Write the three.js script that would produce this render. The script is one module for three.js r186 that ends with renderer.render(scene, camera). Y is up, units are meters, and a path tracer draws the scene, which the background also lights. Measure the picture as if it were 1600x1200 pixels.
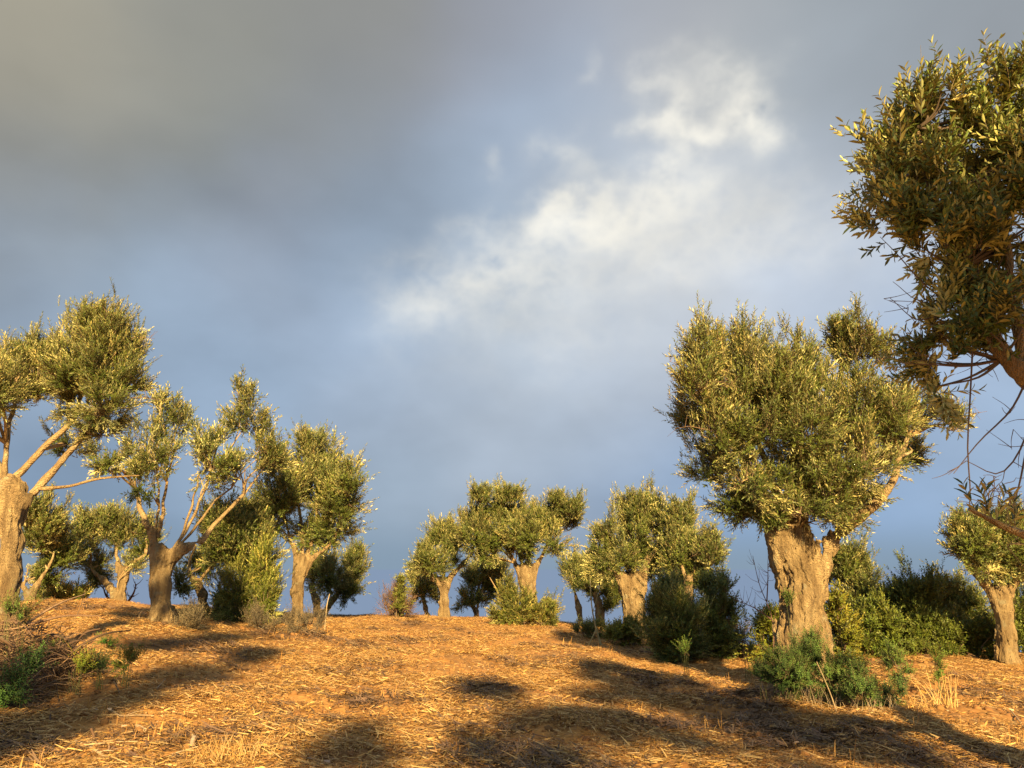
import * as THREE from 'three';
import { MarchingCubes } from 'three/addons/objects/MarchingCubes.js';
import { ImprovedNoise } from 'three/addons/math/ImprovedNoise.js';
import { mergeGeometries, mergeVertices } from 'three/addons/utils/BufferGeometryUtils.js';

// ---------------------------------------------------------------- camera, sky, sun, exposure
const EYE = 1.6, FOCAL = 1208, PITCH = Math.atan(290 / 1208);          // focal length in pixels of the 1600 x 1200 photograph
const scene = new THREE.Scene();
const camera = new THREE.PerspectiveCamera(2 * Math.atan(600 / FOCAL) * 180 / Math.PI, 4 / 3, 0.1, 2000);
camera.position.set(0, EYE, 0);
camera.rotation.x = PITCH;
const renderer = new THREE.WebGLRenderer({ antialias: true });
renderer.setSize(1024, 768);
renderer.toneMapping = THREE.LinearToneMapping;
renderer.toneMappingExposure = 2.55;
renderer.shadowMap.enabled = true;

const SUN_EL = 24 * Math.PI / 180, SUN_AZ = -0.12;
const toSun = new THREE.Vector3(-Math.sin(SUN_AZ) * Math.cos(SUN_EL), Math.sin(SUN_EL), Math.cos(SUN_AZ) * Math.cos(SUN_EL));
const sun = new THREE.DirectionalLight(new THREE.Color().setRGB(1.0, 0.67, 0.29), 5);
sun.position.copy(toSun).multiplyScalar(120);
sun.castShadow = true;
sun.shadow.radius = 2.5;
sun.shadow.mapSize.set(4096, 4096);
Object.assign(sun.shadow.camera, { left: -40, right: 40, top: 40, bottom: -40, near: 1, far: 260 });
scene.add(sun); scene.add(sun.target);

// ---------------------------------------------------------------- small tools
const NZ = new ImprovedNoise();
const noise = (x, y, z) => NZ.noise(x, y, z);
const fbm = (x, y, z, o = 4) => { let s = 0, a = 0.5; for (let i = 0; i < o; i++) { s += a * noise(x, y, z); x = x * 2.03 + 7.1; y = y * 2.03 + 3.7; z = z * 2.03 + 1.9; a *= 0.5; } return s; };
const smooth = (a, b, x) => { const t = Math.min(1, Math.max(0, (x - a) / (b - a))); return t * t * (3 - 2 * t); };
const mix = (a, b, t) => a + (b - a) * t;
function random(seed) { let s = seed >>> 0; return () => { s = (s + 0x6D2B79F5) >>> 0; let t = s; t = Math.imul(t ^ (t >>> 15), t | 1); t ^= t + Math.imul(t ^ (t >>> 7), t | 61); return ((t ^ (t >>> 14)) >>> 0) / 4294967296; }; }
const V = (x, y, z) => new THREE.Vector3(x, y, z);
const toLin = c => { c /= 255; return c <= 0.04045 ? c / 12.92 : Math.pow((c + 0.055) / 1.055, 2.4); };
const CP = Math.cos(PITCH), SP = Math.sin(PITCH);
function ray(px, py) { const u = (px - 800) / FOCAL, v = (600 - py) / FOCAL; return V(u, v * CP + SP, v * SP - CP); }   // a measured direction of the photograph
function at(px, py, depth) { const r = ray(px, py); return V(0, EYE, 0).addScaledVector(r, depth / -r.z); }              // ... at a distance in metres
const unit = (px, py, depth) => depth / -ray(px, py).z / FOCAL;                                                            // metres per measured pixel there

// ---------------------------------------------------------------- sky: grey shower cloud, blue gaps, a sunlit cloud
{
  const W = 4096, H = 2048, K = 1 / renderer.toneMappingExposure;
  const angles = (px, py) => { const r = ray(px, py).normalize(); return [Math.atan2(r.x, -r.z), Math.asin(r.y)]; };
  const field = [
    [0, 0, 173, 167, 149], [150, 60, 158, 157, 147], [0, 200, 153, 152, 143], [300, 30, 149, 150, 144], [300, 200, 139, 143, 140], [120, 320, 146, 149, 149], [550, 40, 147, 148, 145], [520, 170, 142, 145, 145],
    [440, 300, 142, 148, 157], [700, 90, 146, 150, 159], [610, 257, 143, 155, 170], [820, 40, 156, 160, 170], [870, 177, 158, 176, 199], [0, 400, 145, 160, 178], [210, 427, 149, 169, 190], [400, 390, 143, 155, 172], [620, 350, 146, 166, 188],
    [100, 560, 152, 173, 197], [330, 500, 164, 185, 209], [550, 450, 159, 179, 203], [330, 640, 156, 178, 203], [560, 600, 164, 183, 206], [640, 620, 172, 186, 204], [720, 330, 164, 181, 201], [730, 527, 191, 201, 211], [780, 620, 178, 191, 207], [650, 740, 160, 177, 196],
    [890, 647, 183, 195, 209], [880, 740, 165, 181, 200], [560, 830, 142, 165, 187], [630, 787, 155, 171, 187], [590, 900, 136, 157, 176], [100, 780, 136, 158, 184], [120, 900, 124, 150, 176], [1000, 760, 152, 173, 200], [1150, 880, 138, 166, 200], [1000, 600, 182, 195, 213], [940, 500, 200, 208, 217],
    [1030, 407, 216, 219, 221], [1150, 440, 205, 212, 221], [1280, 420, 190, 201, 217], [1290, 307, 196, 205, 216], [1310, 200, 175, 186, 199], [1310, 67, 150, 161, 170], [1420, 60, 152, 159, 166], [1230, 60, 172, 177, 182], [1010, 67, 178, 183, 193], [1040, 20, 158, 163, 172], [1130, 110, 190, 193, 195], [1550, 60, 150, 157, 164],
    [1380, 700, 152, 178, 210], [1400, 830, 142, 170, 204], [1500, 620, 160, 184, 212], [1580, 700, 158, 182, 210], [1250, 490, 182, 197, 217], [950, 220, 176, 189, 205], [1600, 400, 172, 186, 204], [1450, 560, 175, 191, 213], [1540, 930, 130, 158, 188],
    [-250, 200, 160, 156, 145], [-250, 600, 148, 168, 190], [1850, 300, 160, 170, 185], [1850, 800, 140, 165, 195], [300, -250, 152, 152, 147], [1100, -250, 156, 160, 165], [-200, 950, 126, 150, 176],
  ].map(([px, py, r, g, b]) => [...angles(px, py), toLin(r), toLin(g), toLin(b)]);
  const bright = [   // the sunlit cloud: place, half width, half height, strength
    [850, 372, 38, 28, 1.2], [880, 345, 30, 20, 1.0], [945, 362, 46, 26, 1.2], [985, 335, 46, 22, 1.1], [1030, 300, 34, 16, 0.9], [1062, 252, 18, 26, 0.6], [1076, 190, 14, 30, 1.2], [1046, 118, 26, 26, 0.45], [1095, 215, 26, 14, 0.7], [1150, 192, 50, 20, 0.85], [1190, 200, 36, 30, 0.8], [1205, 160, 36, 40, 0.5], [1130, 140, 60, 34, 0.35],
    [775, 275, 18, 12, 0.22], [750, 350, 26, 22, 0.35], [932, 130, 16, 14, 0.2], [700, 440, 56, 36, 0.5], [790, 430, 70, 40, 0.55], [1000, 400, 110, 50, 0.5], [1150, 350, 110, 60, 0.25], [925, 270, 34, 22, 0.35], [850, 520, 120, 50, 0.18], [1290, 370, 60, 50, 0.15], [680, 500, 60, 40, 0.14],
  ].map(([px, py, w, h, s]) => [...angles(px, py), w / FOCAL * 1.02, h / FOCAL * 1.02, s]);
  const data = new Float32Array(W * H * 4);
  const S2 = 2 * 0.066 * 0.066;
  for (let j = 0; j < H; j++) {
    const el = ((j + 0.5) / H - 0.5) * Math.PI, ce = Math.cos(el), se = Math.sin(el);
    for (let i = 0; i < W; i++) {
      const phi = ((i + 0.5) / W - 0.5) * 2 * Math.PI, x = Math.cos(phi) * ce, z = Math.sin(phi) * ce;
      let az = Math.atan2(x, -z), e2 = Math.max(el, -0.12);
      const q = 3.1;
      const w1 = fbm(x * q, se * q * 1.4, z * q + 5, 4), w2 = fbm(x * q + 31, se * q * 1.4, z * q, 4);
      az += w1 * 0.14; e2 += w2 * 0.09;
      // base: the mean of this sky, a little bluer toward the horizon
      const t = smooth(0, 0.5, el);
      let sw = 0.0012, r = sw * mix(0.23, 0.32, t), g = sw * mix(0.34, 0.345, t), b = sw * mix(0.47, 0.37, t);
      if (Math.abs(az) < 1.35 && el > -0.01) for (const c of field) {
        const da = (az - c[0]) * ce, de = e2 - c[1], d = (da * da + de * de) / S2;
        if (d < 14) { const w = Math.exp(-d); sw += w; r += w * c[2]; g += w * c[3]; b += w * c[4]; }
      }
      r /= sw; g /= sw; b /= sw;
      if (Math.abs(az) < 0.8 && el > 0) {
        const p1 = fbm(x * 10, se * 12, z * 10, 7), p2 = fbm(x * 10 + 17, se * 10, z * 10 + 4, 7);
        const a3 = az + p1 * 0.085, e3 = e2 + p2 * 0.07;
        let m = 0;
        for (const c of bright) { const da = (a3 - c[0]) * ce / c[2], de = (e3 - c[1]) / c[3], d = da * da + de * de; if (d < 12) m += c[4] * Math.exp(-d * 0.7); }
        m *= Math.max(0, 1.0 + 1.15 * fbm(x * 17, se * 21, z * 17 + 9, 7) - 0.55 * Math.abs(fbm(x * 26 + 3, se * 32, z * 26, 6)) * 2.2);
        const k = Math.min(1, Math.max(0, 1 - Math.exp(-m * 0.95)));
        r = mix(r, 0.99, k); g = mix(g, 0.955, k); b = mix(b, 0.85, k);
      }
      const low = 1 - smooth(0, 0.07, el); r = mix(r, 0.245, low); g = mix(g, 0.337, low); b = mix(b, 0.44, low);
      const vary = 1 + (1 - low) * (0.10 * fbm(x * 6, se * 9, z * 6 + 2, 4) + 0.26 * smooth(0.75, 0.35, el) * fbm(x * 5 + 3, se * 8, z * 5 + 11, 5));
      const o = (j * W + i) * 4;
      data[o] = r * K * vary; data[o + 1] = g * K * vary; data[o + 2] = b * K * vary; data[o + 3] = 1;
    }
  }
  const sky = new THREE.DataTexture(data, W, H, THREE.RGBAFormat, THREE.FloatType);
  sky.mapping = THREE.EquirectangularReflectionMapping; sky.magFilter = THREE.LinearFilter; sky.minFilter = THREE.LinearFilter; sky.needsUpdate = true;
  scene.background = sky; scene.environment = sky;
}

// ---------------------------------------------------------------- names and labels
const taken = {};
function numbered(name) { const n = taken[name] = (taken[name] ?? -1) + 1; return n ? name + '_' + String(n).padStart(3, '0') : name; }
function thing(name, label, category, p, group) {
  const o = new THREE.Group(); o.name = numbered(name); o.position.copy(p); o.userData = { label, category };
  if (group) o.userData.group = group;
  scene.add(o); return o;
}
function part(name, geometry, material, parent, kind) {
  const m = new THREE.Mesh(geometry, material); m.name = name; m.castShadow = m.receiveShadow = true;
  if (kind) m.userData.kind = kind;
  parent.add(m); return m;
}

// ---------------------------------------------------------------- materials
const std = (o) => new THREE.MeshStandardMaterial({ vertexColors: true, side: THREE.DoubleSide, ...o });
function noiseTexture(n, fn) {
  const d = new Uint8Array(n * n * 4);
  for (let j = 0; j < n; j++) for (let i = 0; i < n; i++) { const v = Math.max(0, Math.min(255, 255 * fn(i / n, j / n))); const o = (j * n + i) * 4; d[o] = d[o + 1] = d[o + 2] = v; d[o + 3] = 255; }
  const t = new THREE.DataTexture(d, n, n); t.wrapS = t.wrapT = THREE.RepeatWrapping; t.magFilter = THREE.LinearFilter; t.minFilter = THREE.LinearMipmapLinearFilter; t.generateMipmaps = true; t.needsUpdate = true; return t;
}
const barkBump = noiseTexture(512, (u, v) => {
  const a = u * Math.PI * 2, cx = Math.cos(a), cz = Math.sin(a), b = v * Math.PI * 2, cb = Math.cos(b), sb = Math.sin(b);
  const f = fbm(cx * 6 + cb * 2.2, cz * 6 + sb * 2.2, 2.2, 4), g = fbm(cx * 15 + 4, cz * 15 + cb * 8, sb * 8, 4), h = fbm(cx * 28, cz * 28 + cb * 17, sb * 17 + 3, 2);
  return 0.62 - Math.abs(f) * 1.3 - Math.abs(g) * 0.9 + h * 0.5;
});
const M = {
  leaf: std({ roughness: 0.52 }), weed: std({ roughness: 0.7 }), straw: std({ roughness: 0.75 }), soil: std({ roughness: 1 }),
  bark: std({ roughness: 0.92, bumpMap: barkBump, bumpScale: 0.045 }), twig: std({ roughness: 0.9 }), rock: std({ roughness: 0.95 }),
  fruit: new THREE.MeshPhysicalMaterial({ color: new THREE.Color().setRGB(0.012, 0.008, 0.014), roughness: 0.35, clearcoat: 0.3 }),
};

// ---------------------------------------------------------------- geometry tools
class Soup {                                                                // triangles with vertex colours
  constructor() { this.p = []; this.c = []; this.i = []; }
  vertex(v, c) { this.p.push(v.x, v.y, v.z); this.c.push(c[0], c[1], c[2]); return this.p.length / 3 - 1; }
  tube(points, radii, color, sides = 5, jitter = 0, rnd = null) {
    const n = points.length; let prev = null; const T = V(), A = V(), B = V();
    for (let k = 0; k < n; k++) {
      T.subVectors(points[Math.min(n - 1, k + 1)], points[Math.max(0, k - 1)]).normalize();
      A.set(0.31, 0.11, 0.94).cross(T); if (A.lengthSq() < 0.05) A.set(1, 0, 0).cross(T); A.normalize(); B.crossVectors(T, A);
      const row = [], c = color instanceof Function ? color(points[k], k / (n - 1)) : color;
      for (let s = 0; s < sides; s++) {
        const a = s / sides * Math.PI * 2, r = radii[k] * (jitter ? 1 + jitter * (rnd() - 0.5) : 1);
        row.push(this.vertex(V().copy(points[k]).addScaledVector(A, Math.cos(a) * r).addScaledVector(B, Math.sin(a) * r), c));
      }
      if (prev) for (let s = 0; s < sides; s++) { const a = prev[s], b = prev[(s + 1) % sides], d = row[s], e = row[(s + 1) % sides]; this.i.push(a, b, e, a, e, d); }
      else for (let s = 1; s < sides - 1; s++) this.i.push(row[0], row[s + 1], row[s]);
      if (k === n - 1) for (let s = 1; s < sides - 1; s++) this.i.push(row[0], row[s], row[s + 1]);
      prev = row;
    }
    return this;
  }
  build(uvScale = 0) {
    const g = new THREE.BufferGeometry();
    g.setAttribute('position', new THREE.Float32BufferAttribute(this.p, 3)); g.setAttribute('color', new THREE.Float32BufferAttribute(this.c, 3)); g.setIndex(this.i);
    g.computeVertexNormals();
    if (uvScale) { const uv = []; for (let k = 0; k < this.p.length; k += 3) uv.push((this.p[k] + this.p[k + 2]) * uvScale, this.p[k + 1] * uvScale); g.setAttribute('uv', new THREE.Float32BufferAttribute(uv, 2)); }
    return g;
  }
}
const TOP = [0.068, 0.102, 0.017], UNDER = [0.44, 0.43, 0.18], TWIG = [0.20, 0.15, 0.10];
// one leaf: a dull green upper sheet and a silvery lower one, from `o` along d, its upper side toward n
function addLeaf(s, o, d, n, len, wid, fine, top = TOP, under = UNDER, curl = 0.12) {
  const w = V().crossVectors(d, n).normalize();
  const P = (t, k, up) => V().copy(o).addScaledVector(d, t * len).addScaledVector(w, k * wid).addScaledVector(n, up + len * curl * -t * t);
  for (const sheet of [0, 1]) {
    const off = sheet ? -0.0006 : 0.0006, c = sheet ? under : top;
    if (!fine) {
      const a = s.vertex(P(0, 0, off), c), l = s.vertex(P(0.45, -0.5, off + wid * 0.12), c), r = s.vertex(P(0.45, 0.5, off + wid * 0.12), c), e = s.vertex(P(1, 0, off), c);
      s.i.push(a, l, e, a, e, r);
    } else {
      const up = wid * 0.16;
      const a = s.vertex(P(0, 0, off), c), l1 = s.vertex(P(0.28, -0.42, off + up), c), m1 = s.vertex(P(0.28, 0, off), c), r1 = s.vertex(P(0.28, 0.42, off + up), c),
        l2 = s.vertex(P(0.66, -0.45, off + up), c), m2 = s.vertex(P(0.66, 0, off), c), r2 = s.vertex(P(0.66, 0.45, off + up), c), e = s.vertex(P(1, 0, off), c);
      s.i.push(a, l1, m1, a, m1, r1, l1, l2, m2, l1, m2, m1, m1, m2, r2, m1, r2, r1, l2, e, m2, m2, e, r2);
    }
  }
}
// a leafy shoot along +Y with opposite leaves
function makeSprig(seed, { len = 0.24, nodes = 8, leaf = 0.056, wid = 0.0125, fine = false, open = 0.58, top = TOP, under = UNDER }) {
  const rnd = random(seed), s = new Soup(), bend = [(rnd() - 0.5) * 0.25, (rnd() - 0.5) * 0.25];
  const stem = t => V(bend[0] * len * t * t, len * t, bend[1] * len * t * t);
  s.tube([stem(0), stem(0.5), stem(1)], [0.0022, 0.0016, 0.0008], TWIG, 3);
  for (let k = 0; k <= nodes; k++) {
    const t = 0.06 + 0.94 * k / nodes, o = stem(t), spin = k * Math.PI / 2 + rnd() * 0.9;
    for (const h of k === nodes ? [0, 1] : [0, 1]) {
      if (rnd() < 0.08) continue;
      const a = spin + h * Math.PI + (rnd() - 0.5) * 0.7, R = V(Math.cos(a), 0, Math.sin(a)), al = open * (k === nodes ? 0.45 : 1) * (0.65 + rnd() * 0.7);
      const d = V(0, Math.cos(al), 0).addScaledVector(R, Math.sin(al)), n = V(0, Math.sin(al), 0).addScaledVector(R, -Math.cos(al));
      const roll = (rnd() - 0.5) * 1.1; n.applyAxisAngle(d, roll);
      const size = (0.75 + rnd() * 0.5) * (k > nodes - 2 ? 0.8 : 1);
      const young = Math.max(0, (k - nodes * 0.55) / (nodes * 0.45)), pale = (c, m) => c.map((v, i) => v * (1 + young * m) + young * [0.03, 0.026, 0.006][i]);   // young leaves at the tip are paler
      addLeaf(s, o, d, n, leaf * size, wid * size, fine, pale(top, 0.6), pale(under, 0.12), 0.05 + rnd() * 0.2);
    }
  }
  return s.build();
}
const sprigs = [11, 23, 37, 41].map(k => makeSprig(k, { leaf: 0.064, wid: 0.0155, nodes: 8, len: 0.25 }));
const farSprigs = [51, 67, 71].map(k => makeSprig(k, { leaf: 0.082, wid: 0.022, nodes: 7, len: 0.28 }));
const nearSprigs = [81, 97].map(k => makeSprig(k, { leaf: 0.066, wid: 0.0185, fine: true, nodes: 5, len: 0.19, open: 0.75 }));
const GREEN_TOP = [0.055, 0.115, 0.022], GREEN_UNDER = [0.12, 0.19, 0.06];
const shrubSprigs = [131, 149].map(k => makeSprig(k, { leaf: 0.075, wid: 0.026, nodes: 6, len: 0.27, top: [0.095, 0.13, 0.024], under: [0.22, 0.235, 0.075] }));
const weedSprigs = [161, 173].map(k => makeSprig(k, { leaf: 0.036, wid: 0.012, nodes: 9, len: 0.2, open: 1.0, top: GREEN_TOP, under: GREEN_UNDER }));
const drySprigs = [181].map(k => makeSprig(k, { leaf: 0.035, wid: 0.008, nodes: 6, len: 0.26, open: 0.7, top: [0.19, 0.115, 0.065], under: [0.22, 0.14, 0.09] }));

// ---------------------------------------------------------------- the ground: a low rise whose brow falls away behind the trees
const crest = [[-700, 945, 17], [-250, 945, 17], [0, 948, 18], [90, 941, 20], [160, 937, 21], [250, 950, 21], [400, 957, 23], [560, 965, 26], [700, 966, 29], [850, 970, 28], [930, 980, 27], [1030, 998, 25.5], [1150, 1012, 22], [1300, 1008, 21], [1450, 1010, 21], [1600, 1027, 19.5], [1850, 1035, 19], [2300, 1035, 19]]
  .map(([px, py, d]) => { const p = at(px, py, d); return [Math.atan2(p.x, -p.z), p.y, Math.hypot(p.x, p.z)]; });
function brow(a) {
  if (a <= crest[0][0]) return [crest[0][1], crest[0][2]];
  for (let k = 1; k < crest.length; k++) if (a < crest[k][0]) { const p = crest[k - 1], q = crest[k], t = (a - p[0]) / (q[0] - p[0]), s = mix(t, t * t * (3 - 2 * t), 0.6); return [mix(p[1], q[1], s), mix(p[2], q[2], s)]; }
  return [crest[crest.length - 1][1], crest[crest.length - 1][2]];
}
function groundHeight(x, z) {
  const r = Math.hypot(x, z), a = Math.atan2(x, -z), side = smooth(2.2, 1.2, Math.abs(a));
  const [h, R] = brow(a);
  let y = h * Math.pow(smooth(3.5, R + 2.5, r), 1.0) * side;
  if (r > R) { const d = r - R; y -= side * (0.004 * d * d * smooth(0, 12, d) + Math.max(0, (EYE - h) / R * 1.02) * d); }
  y = Math.max(y, -60 + 0);
  const fade = smooth(60, 25, r);
  return y + fade * (0.10 * noise(x * 0.35, 3.3, z * 0.35) + 0.055 * noise(x * 0.9, 1.3, z * 0.9) + 0.032 * noise(x * 2.6, 7.7, z * 2.6));
}
const bump = (x, z) => 0.026 * noise(x * 6.5, 0.4, z * 6.5) + 0.018 * noise(x * 15, 2.4, z * 15);
const onGround = (px, py, d) => { const p = at(px, py, d); p.y = groundHeight(p.x, p.z); return p; };
function groundPoint(px, py) {                                              // where a measured direction meets the ground
  const r = ray(px, py); let t = 2;
  for (; t < 60; t += 0.02) if (EYE + r.y * t < groundHeight(r.x * t, r.z * t)) break;
  return V(r.x * t, groundHeight(r.x * t, r.z * t), r.z * t);
}
{
  const angles = [], radii = [0.001];
  for (let a = -180; a < 180;) { angles.push(a * Math.PI / 180); const k = Math.abs(a); a += k < 42 ? 0.14 : k < 60 ? 0.6 : 3; }
  for (let r = 0.5; r < 4.5; r += 0.35) radii.push(r);
  for (let r = 4.5; r < 32; r *= 1.0058) radii.push(r);
  for (let r = 32; r < 420; r *= 1.07) radii.push(r);
  const na = angles.length, pos = new Float32Array(na * radii.length * 3), col = new Float32Array(pos.length), idx = [];
  let k = 0;
  for (const r of radii) for (const a of angles) {
    const x = Math.sin(a) * r, z = -Math.cos(a) * r;
    pos[k] = x; pos[k + 1] = groundHeight(x, z) + (r < 34 ? bump(x, z) : 0); pos[k + 2] = z;
    const n1 = fbm(x * 0.45, 4, z * 0.45, 4), n2 = fbm(x * 3.1, 9, z * 3.1, 3), n3 = noise(x * 21, 5, z * 21);
    const s = Math.min(1, Math.max(0, 0.40 + n1 * 2.0 + n2 * 1.1 + n3 * 0.4));   // bare soil .. trodden straw and chaff
    col[k] = mix(0.24, 0.48, s); col[k + 1] = mix(0.124, 0.258, s); col[k + 2] = mix(0.040, 0.074, s);
    k += 3;
  }
  for (let j = 0; j + 1 < radii.length; j++) for (let i = 0; i < na; i++) { const a = j * na + i, b = j * na + (i + 1) % na, c = a + na, d = b + na; idx.push(a, c, b, b, c, d); }
  const g = new THREE.BufferGeometry();
  g.setAttribute('position', new THREE.BufferAttribute(pos, 3)); g.setAttribute('color', new THREE.BufferAttribute(col, 3)); g.setIndex(idx); g.computeVertexNormals();
  const m = part('ground', g, M.soil, scene, 'structure');
  if (g.attributes.normal.getY(na * 5) < 0) { idx.reverse(); g.setIndex(idx); g.computeVertexNormals(); }
}
console.log('ground done');

// ---------------------------------------------------------------- trunks: smooth-joined tapered limbs, meshed
const BARK = [[0.40, 0.295, 0.145], [0.58, 0.455, 0.245], [0.19, 0.125, 0.06], [0.42, 0.375, 0.235]];
function barkColor(x, y, z, seed) {
  const a = fbm(x * 3.1 + seed, y * 1.3, z * 3.1, 4) * 1.6 + 0.5, b = fbm(x * 11 + seed, y * 3.5, z * 11, 3) * 1.7 + 0.45, l = smooth(0.18, 0.36, fbm(x * 4.4, y * 4.4 + seed, z * 4.4, 4));
  const t = Math.min(1, Math.max(0, a)), u = Math.min(1, Math.max(0, b)), out = [0, 0, 0];
  for (let k = 0; k < 3; k++) out[k] = mix(mix(BARK[0][k], BARK[1][k], t), BARK[2][k], u * 0.75) * (1 - l) + BARK[3][k] * l;
  return out;
}
function trunkGeometry(bones, seed, res, rough = 1) {                       // bones: [A, ra, B, rb]
  const lo = V(1e9, 1e9, 1e9), hi = V(-1e9, -1e9, -1e9);
  for (const [a, ra, b, rb] of bones) for (const [p, r] of [[a, ra], [b, rb]]) { lo.min(V(p.x - r, p.y - r, p.z - r)); hi.max(V(p.x + r, p.y + r, p.z + r)); }
  const pad = 0.16; lo.subScalar(pad); hi.addScalar(pad); lo.y = Math.max(lo.y, -0.5);
  const c = V().addVectors(lo, hi).multiplyScalar(0.5), half = V().subVectors(hi, lo).multiplyScalar(0.5 * res / (res - 6));
  const mc = new MarchingCubes(res, M.bark, false, false, 400000);
  mc.isolation = 0;
  const pre = bones.map(([a, ra, b, rb]) => { const ab = V().subVectors(b, a); return [a.x, a.y, a.z, ab.x, ab.y, ab.z, ab.lengthSq(), ra, rb]; });
  const R0 = bones[0][1];
  for (let k = 0; k < res; k++) for (let j = 0; j < res; j++) for (let i = 0; i < res; i++) {
    const x = c.x + (i - res / 2) / (res / 2) * half.x, y = c.y + (j - res / 2) / (res / 2) * half.y, z = c.z + (k - res / 2) / (res / 2) * half.z;
    let d = 9;
    for (const q of pre) {
      const px = x - q[0], py = y - q[1], pz = z - q[2], t = Math.min(1, Math.max(0, (px * q[3] + py * q[4] + pz * q[5]) / q[6]));
      const ex = px - q[3] * t, ey = py - q[4] * t, ez = pz - q[5] * t, e = Math.sqrt(ex * ex + ey * ey + ez * ez) - mix(q[7], q[8], t);
      const K = 0.09 + 0.12 * R0, h = Math.max(0, K - Math.abs(d - e)) / K; d = Math.min(d, e) - h * h * K * 0.25;
    }
    if (Math.abs(d) < 0.22) {
      const f = Math.min(1.2, R0 / 0.35) * rough;
      d -= f * (0.075 * noise(x * 2.3 + seed, y * 1.1, z * 2.3) + 0.075 * noise(x * 5.2, y * 1.5 + seed, z * 5.2) + 0.045 * noise(x * 11, y * 4 + seed, z * 11) + 0.030 * noise(x * 23 + seed, y * 12, z * 23) + 0.016 * noise(x * 44, y * 30 + seed, z * 44));
    }
    if (d > -0.12 && d < 0.05) { const n = Math.abs(noise(x * 5.5 + seed * 1.7, y * 0.9, z * 5.5)), m = Math.abs(noise(x * 10, y * 1.8 + seed, z * 10 + 5)); d += Math.min(1, R0 / 0.3) * (0.15 * Math.max(0, 0.2 - n) + 0.09 * Math.max(0, 0.2 - m)); }   // fissures
    mc.field[i + j * res + k * res * res] = -d;
  }
  mc.update();
  const n = mc.count, pos = new Float32Array(n * 3);
  for (let v = 0; v < n; v++) { pos[v * 3] = c.x + mc.positionArray[v * 3] * half.x; pos[v * 3 + 1] = c.y + mc.positionArray[v * 3 + 1] * half.y; pos[v * 3 + 2] = c.z + mc.positionArray[v * 3 + 2] * half.z; }
  let g = new THREE.BufferGeometry(); g.setAttribute('position', new THREE.BufferAttribute(pos, 3));
  g = mergeVertices(g, 1e-4); g.computeVertexNormals();
  const q = g.attributes.position, col = new Float32Array(q.count * 3), uv = new Float32Array(q.count * 2);
  for (let v = 0; v < q.count; v++) {
    const x = q.getX(v), y = q.getY(v), z = q.getZ(v); col.set(barkColor(x, y, z, seed), v * 3);
    uv[v * 2] = Math.atan2(x, z) / Math.PI / 2 * Math.max(2, Math.round(R0 * 9)); uv[v * 2 + 1] = y * 1.4;
  }
  g.setAttribute('color', new THREE.BufferAttribute(col, 3)); g.setAttribute('uv', new THREE.BufferAttribute(uv, 2));
  return g;
}
function limbGeometry(points, r0, r1, rnd, seed) {
  const curve = new THREE.CatmullRomCurve3(points), L = curve.getLength(), n = Math.max(6, Math.round(L / 0.09)), P = [], R = [];
  for (let k = 0; k <= n; k++) {
    const t = k / n, p = curve.getPoint(t);
    p.x += 0.035 * noise(p.x * 2.2 + seed, p.y * 2.2, t * 4) * Math.min(1, t * 5); p.z += 0.05 * noise(p.z * 2.2, p.y * 2.2 + seed, t * 4);
    P.push(p); R.push(mix(r0, r1, Math.pow(t, 0.8)) * (1 + 0.22 * noise(p.x * 6, p.y * 6, p.z * 6 + seed)));
  }
  return new Soup().tube(P, R, p => barkColor(p.x, p.y, p.z, seed), r0 > 0.05 ? 9 : 6, 0.18, rnd).build(0.8);
}

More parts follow.
